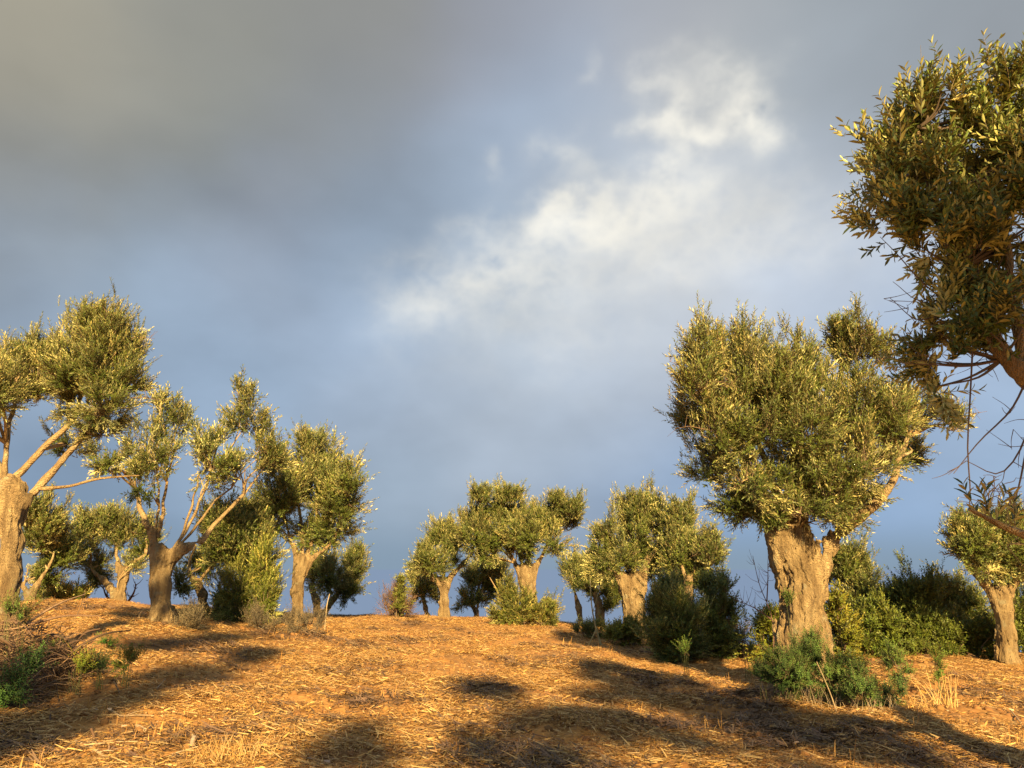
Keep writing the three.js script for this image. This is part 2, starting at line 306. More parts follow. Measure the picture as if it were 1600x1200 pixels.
// ---------------------------------------------------------------- foliage: clumps of leafy shoots in and around rough lobes
const UP = V(0, 1, 0), Q1 = new THREE.Quaternion(), Q2 = new THREE.Quaternion();
function foliage(parent, lobes, { count, geometry, material = M.leaf, rnd, clump = 0.3, lift = 0.75, scale = 1, tint = [1, 1, 1], vary = 0.3, name = 'crown', twigs = null, shell = 0.45, reach = 1, sprig = 0.27 }) {
  const vol = lobes.map(l => Math.pow(l.rx * l.ry * l.rz, 2 / 3) * (l.w ?? 1)), sum = vol.reduce((a, b) => a + b, 0), mats = [], cols = [], m4 = new THREE.Matrix4();
  const yLo = Math.min(...lobes.map(l => l.y - l.ry)), yHi = Math.max(...lobes.map(l => l.y + l.ry));
  lobes.forEach((l, li) => {
    const want = Math.round(count * vol[li] / sum), per = 22, nc = Math.max(2, Math.round(want / per));
    for (let c = 0; c < nc; c++) {
      let d; do { d = V(rnd() * 2 - 1, rnd() * 2 - 1, rnd() * 2 - 1); } while (d.lengthSq() > 1 || d.lengthSq() < 0.01);
      d.normalize();
      const far = mix(Math.pow(rnd(), 1 / 3), 0.86, shell) * reach * (1 + 0.42 * noise(d.x * 2.3 + li * 3.1, d.y * 2.3, d.z * 2.3 + li));
      const less = 0.32 * sprig * scale + 0.25 * clump * Math.min(1, Math.min(l.rx, l.ry) * 2.2), fit = r => Math.max(r * 0.4, r - less);   // shoots reach past their clump
      const C = V(l.x + d.x * fit(l.rx) * far, l.y + d.y * fit(l.ry) * far, l.z + d.z * fit(l.rz) * far);
      const tone = 1 + vary * (rnd() - 0.5) * 1.5, yellow = 1 + vary * 0.35 * (rnd() - 0.4);
      const cr = clump * (0.6 + rnd() * 0.8) * Math.min(1, Math.max(0.35, Math.min(l.rx, l.ry) * 2.2));
      const high = smooth(0.12, 0.62, 0.62 * (C.y - yLo) / (yHi - yLo) + 0.19 * (d.y + 1));
      const out = mix(1.0, 0.5, high), axis = V(d.x * out, d.y * 0.4 + mix(0.08, lift * 1.3, high), d.z * out).normalize();
      if (twigs) { const O = V(l.x + d.x * l.rx * 0.15, l.y - l.ry * 0.35, l.z + d.z * l.rz * 0.15), Mid = V().addVectors(O, C).multiplyScalar(0.5); Mid.y -= 0.06 * rnd(); Mid.x += (rnd() - 0.5) * 0.14; Mid.z += (rnd() - 0.5) * 0.14; twigs.tube([O, Mid, C, V().copy(C).addScaledVector(axis, cr * 0.7)], [0.011 * scale, 0.008, 0.005, 0.0025], TWIG, 3); }
      const spire = d.y > 0.25 && rnd() < 0.25 ? 1 + rnd() * 0.8 : 1;
      for (let k = 0; k < per; k++) {
        const along = spire > 1 && rnd() < 0.45 ? 0.9 + rnd() * (spire - 0.75) : rnd(), o = V().copy(C).addScaledVector(axis, (along - 0.45) * cr * 1.7).add(V((rnd() - 0.5), (rnd() - 0.5), (rnd() - 0.5)).multiplyScalar(cr * 1.15 * (1.1 - Math.min(along, 1.6) * 0.55)));
        if (rnd() < 0.05) o.add(V(d.x, d.y * 0.5 + 0.5, d.z).multiplyScalar(sprig * scale * (0.4 + rnd() * 0.8)));
        const dir = V().copy(axis).multiplyScalar(0.7).add(V(rnd() - 0.5, rnd() - 0.4, rnd() - 0.5).multiplyScalar(along > 0.75 ? 0.65 : 1.2)).normalize();
        Q1.setFromUnitVectors(UP, dir); Q2.setFromAxisAngle(UP, rnd() * 6.283); Q1.multiply(Q2);
        const s = scale * (0.7 + rnd() * 0.6);
        mats.push(m4.compose(o, Q1, V(s, s, s)).clone());
        const t = tone * (1 + vary * (rnd() - 0.5)), y = yellow * (1 + 0.12 * (rnd() - 0.5));
        cols.push([tint[0] * t * y, tint[1] * t, tint[2] * t / y]);
      }
    }
  });
  const im = new THREE.InstancedMesh(geometry, material, mats.length), c = new THREE.Color();
  mats.forEach((m, k) => { im.setMatrixAt(k, m); im.setColorAt(k, c.setRGB(...cols[k])); });
  im.name = name; im.userData.kind = 'stuff'; im.castShadow = im.receiveShadow = true; parent.add(im);
  return im;
}
const toLobes = (list, base, depth, rnd, spread = 1) => list.map(([px, py, rx, ry, w, dz]) => {
  const u = unit(px, py, depth), p = at(px, py, depth).sub(base), rz = Math.max(rx, ry) * u * 0.95;
  return { x: p.x, y: p.y, z: p.z + (dz ?? (rnd() - 0.5) * 1.5 * spread), rx: rx * u, ry: ry * u, rz: Math.max(rz, Math.min(0.3, rz * 2 + 0.04)), w: w ?? 1 };
});

// an olive tree from what was measured: trunk line(s) [px, py, half width], limbs, lobes of the crown
let treeSeed = 100;
function olive(label, { foot, depth, trunk, limbs = [], lobes, count = 2500, res = 56, leaves = farSprigs, scale = 1, tint = [1, 1, 1], group = 'olive trees of the grove', rough = 1, vary = 0.34, flare = 1.2, lift = 0.85, clump = 0.27, spread = 1, reach = 1, girth = 0.8, bow = 0, shell = 0.45, category = 'olive tree', name = 'olive_tree', dead = 0, twigTone }) {
  const seed = treeSeed += 17, rnd = random(seed), base = onGround(foot[0], foot[1], depth);
  const tree = thing(name, label, category, base, group);
  const P = ([px, py, r, dz]) => { const p = at(px, py, depth).sub(base); p.z += dz ?? 0; return p; };
  const bones = [];
  trunk.forEach((line, li) => {
    for (let k = 0; k + 1 < line.length; k++) {
      const a = P(line[k]), b = P(line[k + 1]), u = unit(line[k][0], line[k][1], depth);
      if (li === 0 && k === 0) a.y = -0.12;
      bones.push([a, line[k][2] * u * girth, b, line[k + 1][2] * u * girth]);
    }
  });
  const r0 = bones[0][1], turn = rnd() * 6;
  for (let k = 0; k < 5; k++) { const a = turn + k * 1.257 + rnd() * 0.5, q = r0 * flare; bones.push([V(Math.cos(a) * r0 * 0.45, r0 * 0.9, Math.sin(a) * r0 * 0.45), r0 * 0.48, V(Math.cos(a) * q, -0.10, Math.sin(a) * q), r0 * 0.26]); }
  part('trunk', trunkGeometry(bones, seed % 37, res, rough), M.bark, tree);
  const L = toLobes(lobes.map(([px, py, ...q]) => [px, py < bow ? py + (bow - py) * 0.28 : py, ...q]), base, depth, rnd, spread), tips = [];
  for (const [r0px, r1px, ...pts] of limbs) {
    const q = pts.map((p, k) => { const v = P(p); if (p[3] === undefined) v.z -= 0.13 * k; return v; }), u = unit(pts[0][0], pts[0][1], depth);
    part('limb', limbGeometry(q, r0px * u, r1px * u, rnd, seed % 29), M.bark, tree);
    for (let k = 1; k < q.length; k++) tips.push([q[k], r1px * u]);
  }
  for (const line of trunk) tips.push([P(line[line.length - 1]), 0.03]);
  const twigs = new Soup();
  for (const l of L) {                                                      // a branch from the nearest limb up into every lobe
    let best = null, bd = 1e9; for (const t of tips) { const d = t[0].distanceTo(V(l.x, l.y, l.z)) + (t[0].y > l.y ? 1 : 0); if (d < bd) { bd = d; best = t; } }
    const A = best[0], B = V(l.x, l.y - l.ry * 0.2, l.z);
    for (let k = 0; k < 2; k++) {
      const C1 = V().lerpVectors(A, B, 0.4).add(V((rnd() - 0.5) * 0.3, 0.05 + rnd() * 0.1, (rnd() - 0.5) * 0.3)), C2 = V().copy(B).add(V((rnd() - 0.5) * l.rx, (rnd() - 0.2) * l.ry, (rnd() - 0.5) * l.rz));
      const pts = new THREE.CatmullRomCurve3([V().copy(A), C1, C2]).getPoints(7), rr = Math.min(0.032, best[1]);
      twigs.tube(pts, pts.map((_, i) => mix(rr, 0.008, i / 7)), p => barkColor(p.x, p.y, p.z, 3), 5);
    }
  }
  foliage(tree, L, { count, geometry: leaves[seed % leaves.length], rnd, scale, tint, vary, twigs, lift, clump, shell, reach });
  for (let k = 0; k < dead; k++) {                                          // dry bare twigs standing out of the crown
    const l = L[Math.floor(rnd() * L.length)], a = rnd() * 6.283, O = V(l.x, l.y, l.z), out = V(Math.cos(a), -0.25 + rnd() * 0.8, Math.sin(a)), len = 0.5 + rnd() * 0.5;
    const E = V().copy(O).add(V(out.x * (l.rx + len * 0.3), out.y * l.ry, out.z * (l.rz + len * 0.3)));
    const Mid = V().lerpVectors(O, E, 0.6).add(V((rnd() - 0.5) * 0.1, 0.05, (rnd() - 0.5) * 0.1));
    twigs.tube([O, Mid, E], [0.008, 0.006, 0.0025], twigTone ?? [0.22, 0.15, 0.10], 3);
    for (let j = 0; j < 5; j++) { const S = V().lerpVectors(Mid, E, rnd()), F = V().copy(S).add(V((rnd() - 0.5) * 0.3, (rnd() - 0.4) * 0.3, (rnd() - 0.5) * 0.3)); twigs.tube([S, F], [0.0035, 0.0015], twigTone ?? [0.24, 0.16, 0.11], 3); }
  }
  part('branch', twigs.build(), M.twig, tree, 'stuff');
  return tree;
}
function shrub(name, label, category, { foot, depth, lobes, count, leaves = shrubSprigs, tint = [1, 1, 1], scale = 1, lift = 0.9, stems = 7, group, vary = 0.34, clump = 0.24, material = M.leaf, shell = 0.35, spread = 0.6, stemColor = TWIG, foot0 = 0.3, stemR = 0.018, skirt = true }) {
  const seed = treeSeed += 17, rnd = random(seed), base = onGround(foot[0], foot[1], depth), o = thing(name, label, category, base, group);
  const L = toLobes(lobes, base, depth, rnd, spread), twigs = new Soup();
  if (skirt) for (const l of [...L]) { const low = l.y - l.ry * 0.7, g = groundHeight(base.x + l.x, base.z + l.z) - base.y; if (low - g > 0.12 && low - g < 1.3) L.push({ ...l, y: (low + g) / 2 + 0.04, ry: (low - g) / 2 + 0.06, rx: l.rx * 0.95, w: l.w * 0.8 }); }   // leafy down to the ground
  for (let k = 0; k < stems; k++) {
    const l = L[k % L.length], E = V(l.x + (rnd() - 0.5) * l.rx, l.y + (rnd() - 0.2) * l.ry * 0.8, l.z + (rnd() - 0.5) * l.rz), A = V(E.x * 0.5 + (rnd() - 0.5) * foot0, -0.06, E.z * 0.5 + (rnd() - 0.5) * foot0);
    const pts = new THREE.CatmullRomCurve3([A, V(mix(A.x, E.x, 0.35), mix(A.y, E.y, 0.5), mix(A.z, E.z, 0.35)), E]).getPoints(6);
    twigs.tube(pts, pts.map((_, i) => mix(stemR, stemR * 0.3, i / 6)), stemColor, 4);
  }
  foliage(o, L, { count, geometry: leaves[seed % leaves.length], rnd, scale, tint, vary, twigs, lift, clump, name: 'foliage', material, shell });
  part('stem', twigs.build(), M.twig, o, 'stuff');
  return o;
}

// ---------------------------------------------------------------- the olive trees in view, nearest first
const bigTree = olive('large old olive with the thickest trunk, green weeds around its foot', {
  foot: [1256, 1030], depth: 12, count: 14500, res: 130, leaves: sprigs, flare: 1.15, dead: 46, spread: 1.5, lift: 1.1, clump: 0.22, scale: 0.95, girth: 0.74, bow: 630,
  trunk: [[[1258, 1050, 56], [1254, 1000, 49], [1250, 930, 44], [1242, 880, 43], [1232, 840, 40]], [[1232, 840, 34], [1212, 805, 18], [1195, 780, 11]], [[1238, 845, 30], [1250, 790, 17]], [[1272, 925, 22], [1284, 885, 13], [1298, 850, 12], [1316, 822, 9]]],
  limbs: [[10, 2, [1200, 790], [1180, 740], [1150, 680], [1130, 600]], [15, 3, [1245, 810], [1252, 740], [1250, 660], [1235, 570]], [10, 3, [1308, 832, 0, 0.1], [1334, 802, 0, 0.45], [1364, 764, 0, 0.6], [1396, 716, 0, 0.2], [1430, 680, 0, -0.2]], [8, 4, [1320, 815, 0, -0.2], [1326, 740, 0, -0.4], [1330, 640, 0, -0.6], [1345, 540, 0, -0.7]], [9, 1.5, [1225, 820, 0, 0.1], [1200, 760, 0, 0.3], [1175, 690, 0, 0.3], [1165, 620, 0, 0.2]], [8, 1.5, [1250, 800, 0, 0.1], [1280, 750, 0, 0.3], [1305, 690, 0, 0.3], [1312, 630, 0, 0.2]]],
  lobes: [[1067, 622, 33, 42], [1084, 562, 38, 38], [1140, 538, 42, 42], [1190, 528, 38, 38], [1240, 550, 33, 40], [1112, 616, 56, 52, 1, 0.5], [1179, 610, 62, 58, 1, 0.8], [1240, 605, 40, 58, 1, 0.4], [1098, 690, 40, 42], [1156, 683, 56, 52, 1, 0.8], [1223, 683, 58, 58, 1, 0.9], [1145, 752, 44, 44], [1207, 765, 50, 42, 1, 0.5], [1170, 798, 28, 22], [1262, 770, 48, 42, 1, 0.7], [1245, 812, 44, 17, 1, 0.3], [1302, 728, 56, 48, 1, 0.8], [1313, 655, 48, 52, 1, 0.5], [1298, 640, 26, 26], [1363, 661, 48, 44, 1, 0.6], [1402, 700, 44, 38], [1447, 695, 38, 36], [1468, 668, 24, 30], [1352, 770, 30, 30, 1, -0.3], [1380, 795, 22, 18, 0.7], [1350, 500, 44, 38, 1.2, -0.3], [1328, 474, 28, 18, 1.2, -0.3], [1388, 518, 30, 26, 1.2, -0.3], [1440, 640, 40, 36, 1, -0.2], [1346, 560, 20, 28, 0.8, -0.4], [1400, 640, 34, 28, 1, -0.2], [1108, 738, 40, 42, 1, 0.2], [1138, 786, 38, 36, 1, 0.2], [1188, 812, 36, 24, 1, 0.4], [1322, 790, 34, 26, 1, -0.3], [1292, 806, 38, 22, 1, 0.4], [1225, 800, 40, 24, 1, 0.7], [1090, 650, 36, 40], [1200, 640, 70, 70, 0.6, -1.0], [1320, 690, 80, 60, 0.6, -1.0]],
});
olive('olive at the frame edge with peeling trunk behind the brush pile', {
  foot: [14, 1000], depth: 11, count: 8125, res: 110, leaves: sprigs, spread: 1.0, dead: 14, clump: 0.17, scale: 0.8, bow: 590,
  trunk: [[[12, 960, 27], [14, 900, 19], [20, 850, 20], [14, 800, 24], [16, 766, 27]], [[38, 785, 11], [52, 768, 6]], [[16, 766, 16], [20, 748, 7]]],
  limbs: [[6, 3, [18, 752], [58, 700], [94, 655], [104, 610]], [6.5, 3.2, [50, 772], [86, 722], [124, 668], [160, 610]], [5, 3, [8, 750], [0, 690], [10, 610]], [3.5, 1.2, [60, 764], [100, 758], [142, 744], [200, 738]], [5, 2.5, [-4, 760, 0, -0.2], [-40, 690, 0, -0.4], [-60, 610, 0, -0.4]]],
  lobes: [[28, 561, 46, 56], [20, 526, 38, 24], [28, 622, 38, 42], [140, 512, 46, 42], [196, 526, 46, 40], [187, 580, 50, 46, 1, 0.4], [126, 580, 42, 46, 1, 0.3], [187, 640, 42, 40], [150, 668, 32, 28], [107, 628, 32, 36, 0.6], [-55, 590, 55, 60], [-30, 650, 40, 40], [60, 690, 36, 26, 0.4, -0.8], [165, 490, 34, 22], [215, 600, 28, 30]],
});
olive('olive with a forked trunk and wide twin crown, third from the brush pile', {
  foot: [252, 960], depth: 17.5, res: 104, girth: 0.7, spread: 1.1, spread: 1.1, dead: 8, clump: 0.23,
  trunk: [[[252, 965, 25], [250, 920, 22], [252, 885, 22], [250, 862, 20]], [[246, 866, 13], [238, 832, 10], [228, 814, 6]], [[262, 872, 17], [286, 858, 12], [312, 846, 7]]],
  limbs: [[5, 2.5, [232, 824], [214, 790], [204, 762], [188, 744]], [5, 2.5, [312, 848], [322, 832], [340, 806], [372, 770]], [4, 2, [246, 840], [250, 800], [252, 750]], [3, 1.6, [268, 862], [292, 820], [306, 780], [320, 730]], [2.6, 1.4, [272, 860], [302, 824], [330, 780], [352, 760]], [2.5, 1.3, [240, 835], [244, 790], [238, 750]], [2.4, 1.2, [276, 856], [296, 790], [302, 740]]],
  lobes: [[170, 718, 36, 20], [215, 693, 42, 42], [257, 655, 28, 38], [254, 712, 38, 34, 1, 0.3], [247, 760, 28, 34, 0.8], [324, 683, 33, 32], [376, 652, 34, 40], [371, 617, 15, 18], [401, 695, 30, 40], [345, 725, 42, 32, 1, 0.3], [308, 748, 22, 40, 0.4], [380, 742, 36, 24], [200, 735, 24, 18], [415, 715, 20, 28], [245, 625, 16, 16]],
});
olive('olive on a straight trunk with a side tuft, behind the twin-crowned olive', {
  foot: [464, 960], depth: 21, count: 6500, res: 64, dead: 6,
  trunk: [[[463, 965, 14], [464, 925, 11], [470, 890, 13], [472, 874, 13]], [[468, 880, 6], [458, 850, 4]], [[478, 882, 7], [500, 862, 4]]],
  limbs: [[3.4, 1.8, [472, 880], [470, 830], [462, 790], [455, 750]], [3.4, 1.6, [476, 880], [490, 830], [492, 770], [484, 700]], [3, 1.5, [488, 872], [512, 852], [532, 810], [552, 770]], [2.6, 1.4, [464, 880], [450, 840], [440, 800]]],
  lobes: [[480, 690, 24, 20], [478, 727, 40, 34], [502, 762, 45, 36], [450, 776, 40, 36], [556, 760, 20, 24], [534, 790, 28, 34], [516, 825, 34, 30], [478, 832, 30, 26, 0.6], [425, 724, 20, 26], [434, 818, 22, 30, 0.7]],
});
olive('right-hand olive with a pale fluted trunk and dense rounded crown', {
  foot: [1572, 1028], depth: 17, count: 5250, res: 100, dead: 10, lift: 1,
  trunk: [[[1573, 1036, 21], [1572, 990, 18], [1566, 950, 16], [1562, 925, 17]], [[1556, 935, 9], [1536, 912, 7], [1524, 895, 4]], [[1572, 932, 9], [1592, 900, 7], [1606, 880, 5]]],
  limbs: [[4.5, 2.2, [1532, 906], [1518, 884], [1504, 850]], [4.5, 2.2, [1564, 930], [1558, 880], [1548, 830]], [4.5, 2.2, [1596, 898], [1614, 860], [1622, 820]]],
  lobes: [[1491, 852, 30, 26], [1511, 838, 28, 20], [1549, 836, 42, 26], [1588, 842, 42, 30], [1530, 858, 44, 32, 1, 0.4], [1577, 875, 38, 28, 1, 0.4], [1511, 890, 20, 14, 0.7], [1632, 852, 42, 36], [1620, 880, 30, 25]],
});
olive('olive with a cleft orange-lit trunk beside the grey-green shrub', {
  foot: [990, 980], depth: 24, count: 5750, res: 100, dead: 8, lift: 0.95,
  trunk: [[[990, 990, 23], [990, 950, 20], [988, 920, 22], [986, 908, 23]], [[976, 915, 10], [966, 896, 6], [958, 880, 4]], [[1000, 915, 11], [1008, 892, 7], [1012, 870, 5]]],
  limbs: [[3.5, 1.8, [962, 892], [950, 860], [948, 830]], [4, 1.8, [990, 905], [996, 860], [1000, 800]], [4, 1.8, [1010, 884], [1030, 850], [1052, 815]]],
  lobes: [[948, 833, 20, 22], [944, 860, 18, 22], [998, 800, 33, 26], [1023, 792, 24, 18], [1006, 838, 42, 38], [1056, 816, 33, 28], [1060, 841, 28, 28], [969, 874, 26, 22], [1039, 872, 28, 28], [940, 888, 18, 18, 0.7], [1010, 880, 28, 18, 0.7]],
});
olive('upright olive crowded behind the grey-green shrub', {
  foot: [1076, 1000], depth: 22.5, count: 3500, res: 44, dead: 12,
  trunk: [[[1074, 1005, 13], [1074, 950, 11], [1076, 905, 10]]], limbs: [[3, 1.5, [1076, 915], [1090, 880], [1104, 850]], [3, 1.5, [1074, 915], [1066, 880], [1060, 850]]],
  lobes: [[1075, 868, 36, 33], [1103, 866, 20, 28], [1079, 895, 33, 24], [1098, 905, 20, 22]],
});
olive('broad flat-topped olive on the brow above a golden shrub', {
  foot: [827, 968], depth: 27, count: 7500, res: 64, dead: 6,
  trunk: [[[828, 972, 16], [827, 935, 13], [824, 908, 15], [824, 892, 17]], [[814, 898, 6], [804, 880, 4]], [[834, 898, 6], [842, 878, 4]]],
  limbs: [[3, 1.5, [806, 884], [792, 858], [770, 830], [745, 815]], [2.6, 1.3, [818, 892], [808, 850], [800, 800], [796, 780]], [2.6, 1.3, [828, 890], [826, 850], [824, 810]], [3, 1.4, [840, 882], [856, 850], [872, 815], [888, 800]], [2, 1, [812, 890], [780, 850], [758, 790]]],
  lobes: [[754, 780, 20, 14], [793, 778, 22, 14], [777, 806, 34, 19], [738, 814, 22, 20], [742, 841, 22, 24], [769, 841, 28, 26], [823, 811, 33, 23], [866, 784, 14, 12], [890, 799, 24, 16], [893, 817, 18, 13], [874, 806, 22, 16], [854, 818, 24, 18], [823, 841, 33, 24], [866, 848, 18, 26, 0.5], [812, 860, 20, 14], [752, 868, 20, 18, 0.7]],
});
olive('small olive with one limb stretched sideways on the brow', {
  foot: [694, 966], depth: 29, count: 3000, res: 56, dead: 4,
  trunk: [[[694, 972, 11], [694, 940, 8.5], [693, 918, 9], [690, 908, 9]], [[686, 912, 5.5], [676, 902, 4.5], [668, 895, 3]], [[699, 914, 6], [708, 896, 5], [724, 881, 4], [734, 868, 3]]],
  limbs: [[2.6, 1.3, [670, 898], [660, 880], [664, 858]], [2.4, 1.2, [692, 908], [694, 880], [694, 840]], [2.6, 1.2, [728, 876], [738, 862], [742, 845]]],
  lobes: [[692, 838, 28, 18], [665, 860, 12, 13], [674, 882, 26, 20], [709, 848, 20, 22], [714, 878, 14, 10, 0.5], [655, 888, 14, 14]],
});
olive('slight olive with a bowed thin trunk left of the small sideways olive', {
  foot: [668, 968], depth: 33, count: 1375, res: 36,
  trunk: [[[668, 975, 5], [665, 950, 4], [660, 930, 4]]], lobes: [[660, 918, 18, 24], [648, 905, 10, 16, 0.7], [676, 925, 10, 16, 0.6]], limbs: [[1.6, 0.8, [661, 935], [655, 915], [650, 900]]],
});
olive('low spreading olive between the small and the flat-topped olives', {
  foot: [744, 970], depth: 33, count: 2500, res: 40,
  trunk: [[[746, 975, 6], [744, 955, 5], [734, 940, 4]]], limbs: [[2, 1, [736, 942], [722, 930], [714, 918]], [2, 1, [744, 955], [752, 930], [758, 905]]],
  lobes: [[750, 903, 30, 24], [742, 938, 18, 14], [775, 892, 24, 16], [724, 938, 10, 16, 0.6], [768, 925, 20, 18]],
});
olive('distant olive with two slim trunks under a drooping crown', {
  foot: [922, 975], depth: 32, count: 3250, res: 48,
  trunk: [[[938, 982, 9], [938, 958, 8], [934, 940, 7], [930, 930, 6]], [[907, 978, 5], [904, 950, 4.5], [900, 930, 4]]], limbs: [[2, 1, [932, 934], [944, 920], [952, 900]], [2, 1, [901, 934], [894, 910], [896, 885]]],
  lobes: [[897, 889, 20, 20], [909, 909, 22, 16], [940, 916, 28, 22], [955, 945, 13, 14], [922, 884, 18, 16], [962, 915, 14, 20]],
});
olive('far olive with a V-shaped pair of pale trunks left of the forked olive', {
  foot: [184, 946], depth: 25, count: 4000, res: 64, dead: 4,
  trunk: [[[184, 950, 13], [185, 932, 10]], [[182, 936, 7], [172, 920, 6], [160, 905, 5], [150, 897, 3.5]], [[187, 935, 8], [193, 905, 8], [200, 884, 7], [216, 874, 4]], [[193, 905, 6], [184, 880, 5]]],
  limbs: [[3, 1.5, [152, 899], [140, 888], [134, 860]], [3, 1.5, [186, 884], [178, 860], [184, 830]], [3, 1.5, [212, 876], [224, 866], [222, 840]]],
  lobes: [[131, 846, 25, 36], [149, 821, 28, 17], [187, 831, 36, 30], [214, 846, 18, 36], [135, 886, 20, 24], [138, 914, 11, 15], [208, 884, 14, 16, 0.6], [170, 815, 20, 12]],
});
olive('far leaning olive just right of the peeling trunk', {
  foot: [46, 945], depth: 22, count: 3250, res: 48,
  trunk: [[[46, 952, 8], [44, 930, 6], [34, 912, 4]], [[48, 940, 6], [56, 915, 4.5], [74, 890, 3]]], limbs: [[2, 1, [72, 892], [80, 866], [74, 830]], [1.6, 0.8, [38, 914], [40, 885]]],
  lobes: [[72, 808, 26, 18], [66, 838, 33, 28], [72, 872, 28, 22], [46, 905, 20, 20], [92, 830, 16, 24]],
});
olive('leaning olive half hidden by the bright green bush', {
  foot: [318, 952], depth: 20, count: 4000, res: 56,
  trunk: [[[320, 958, 11], [316, 930, 9], [306, 908, 8], [296, 896, 6]]], limbs: [[3, 1.5, [300, 902], [292, 880], [300, 850]], [3, 1.5, [308, 912], [330, 880], [360, 840]]],
  lobes: [[345, 826, 36, 32], [380, 838, 34, 40], [300, 882, 20, 20], [284, 915, 14, 18, 0.7], [352, 866, 34, 24], [412, 868, 22, 34], [395, 810, 26, 22]],
});
olive('twin-stemmed olive leaning out behind the straight-trunked olive', {
  foot: [500, 962], depth: 30, count: 3250, res: 48, dead: 8,
  trunk: [[[498, 968, 9], [494, 940, 7], [486, 915, 6]], [[504, 962, 6], [520, 938, 5], [536, 918, 4]]], limbs: [[2, 1, [488, 920], [494, 890], [508, 870]], [2, 1, [532, 922], [546, 900], [552, 876]]],
  lobes: [[516, 900, 33, 30], [551, 889, 18, 30], [555, 868, 14, 15], [541, 921, 22, 20], [492, 888, 18, 18]],
});
olive('slim olive behind the big trunk on its shaded side', {
  foot: [1330, 1000], depth: 22, count: 3250, res: 40, dead: 8,
  trunk: [[[1330, 1008, 8], [1326, 960, 6], [1318, 920, 5]]], limbs: [[2, 1, [1320, 930], [1312, 900], [1314, 875]], [2, 1, [1322, 940], [1336, 910], [1340, 890]]],
  lobes: [[1325, 895, 28, 26], [1338, 933, 27, 25], [1311, 880, 20, 18], [1353, 950, 20, 20], [1300, 910, 14, 20, 0.6]],
});
console.log('trees in view done');

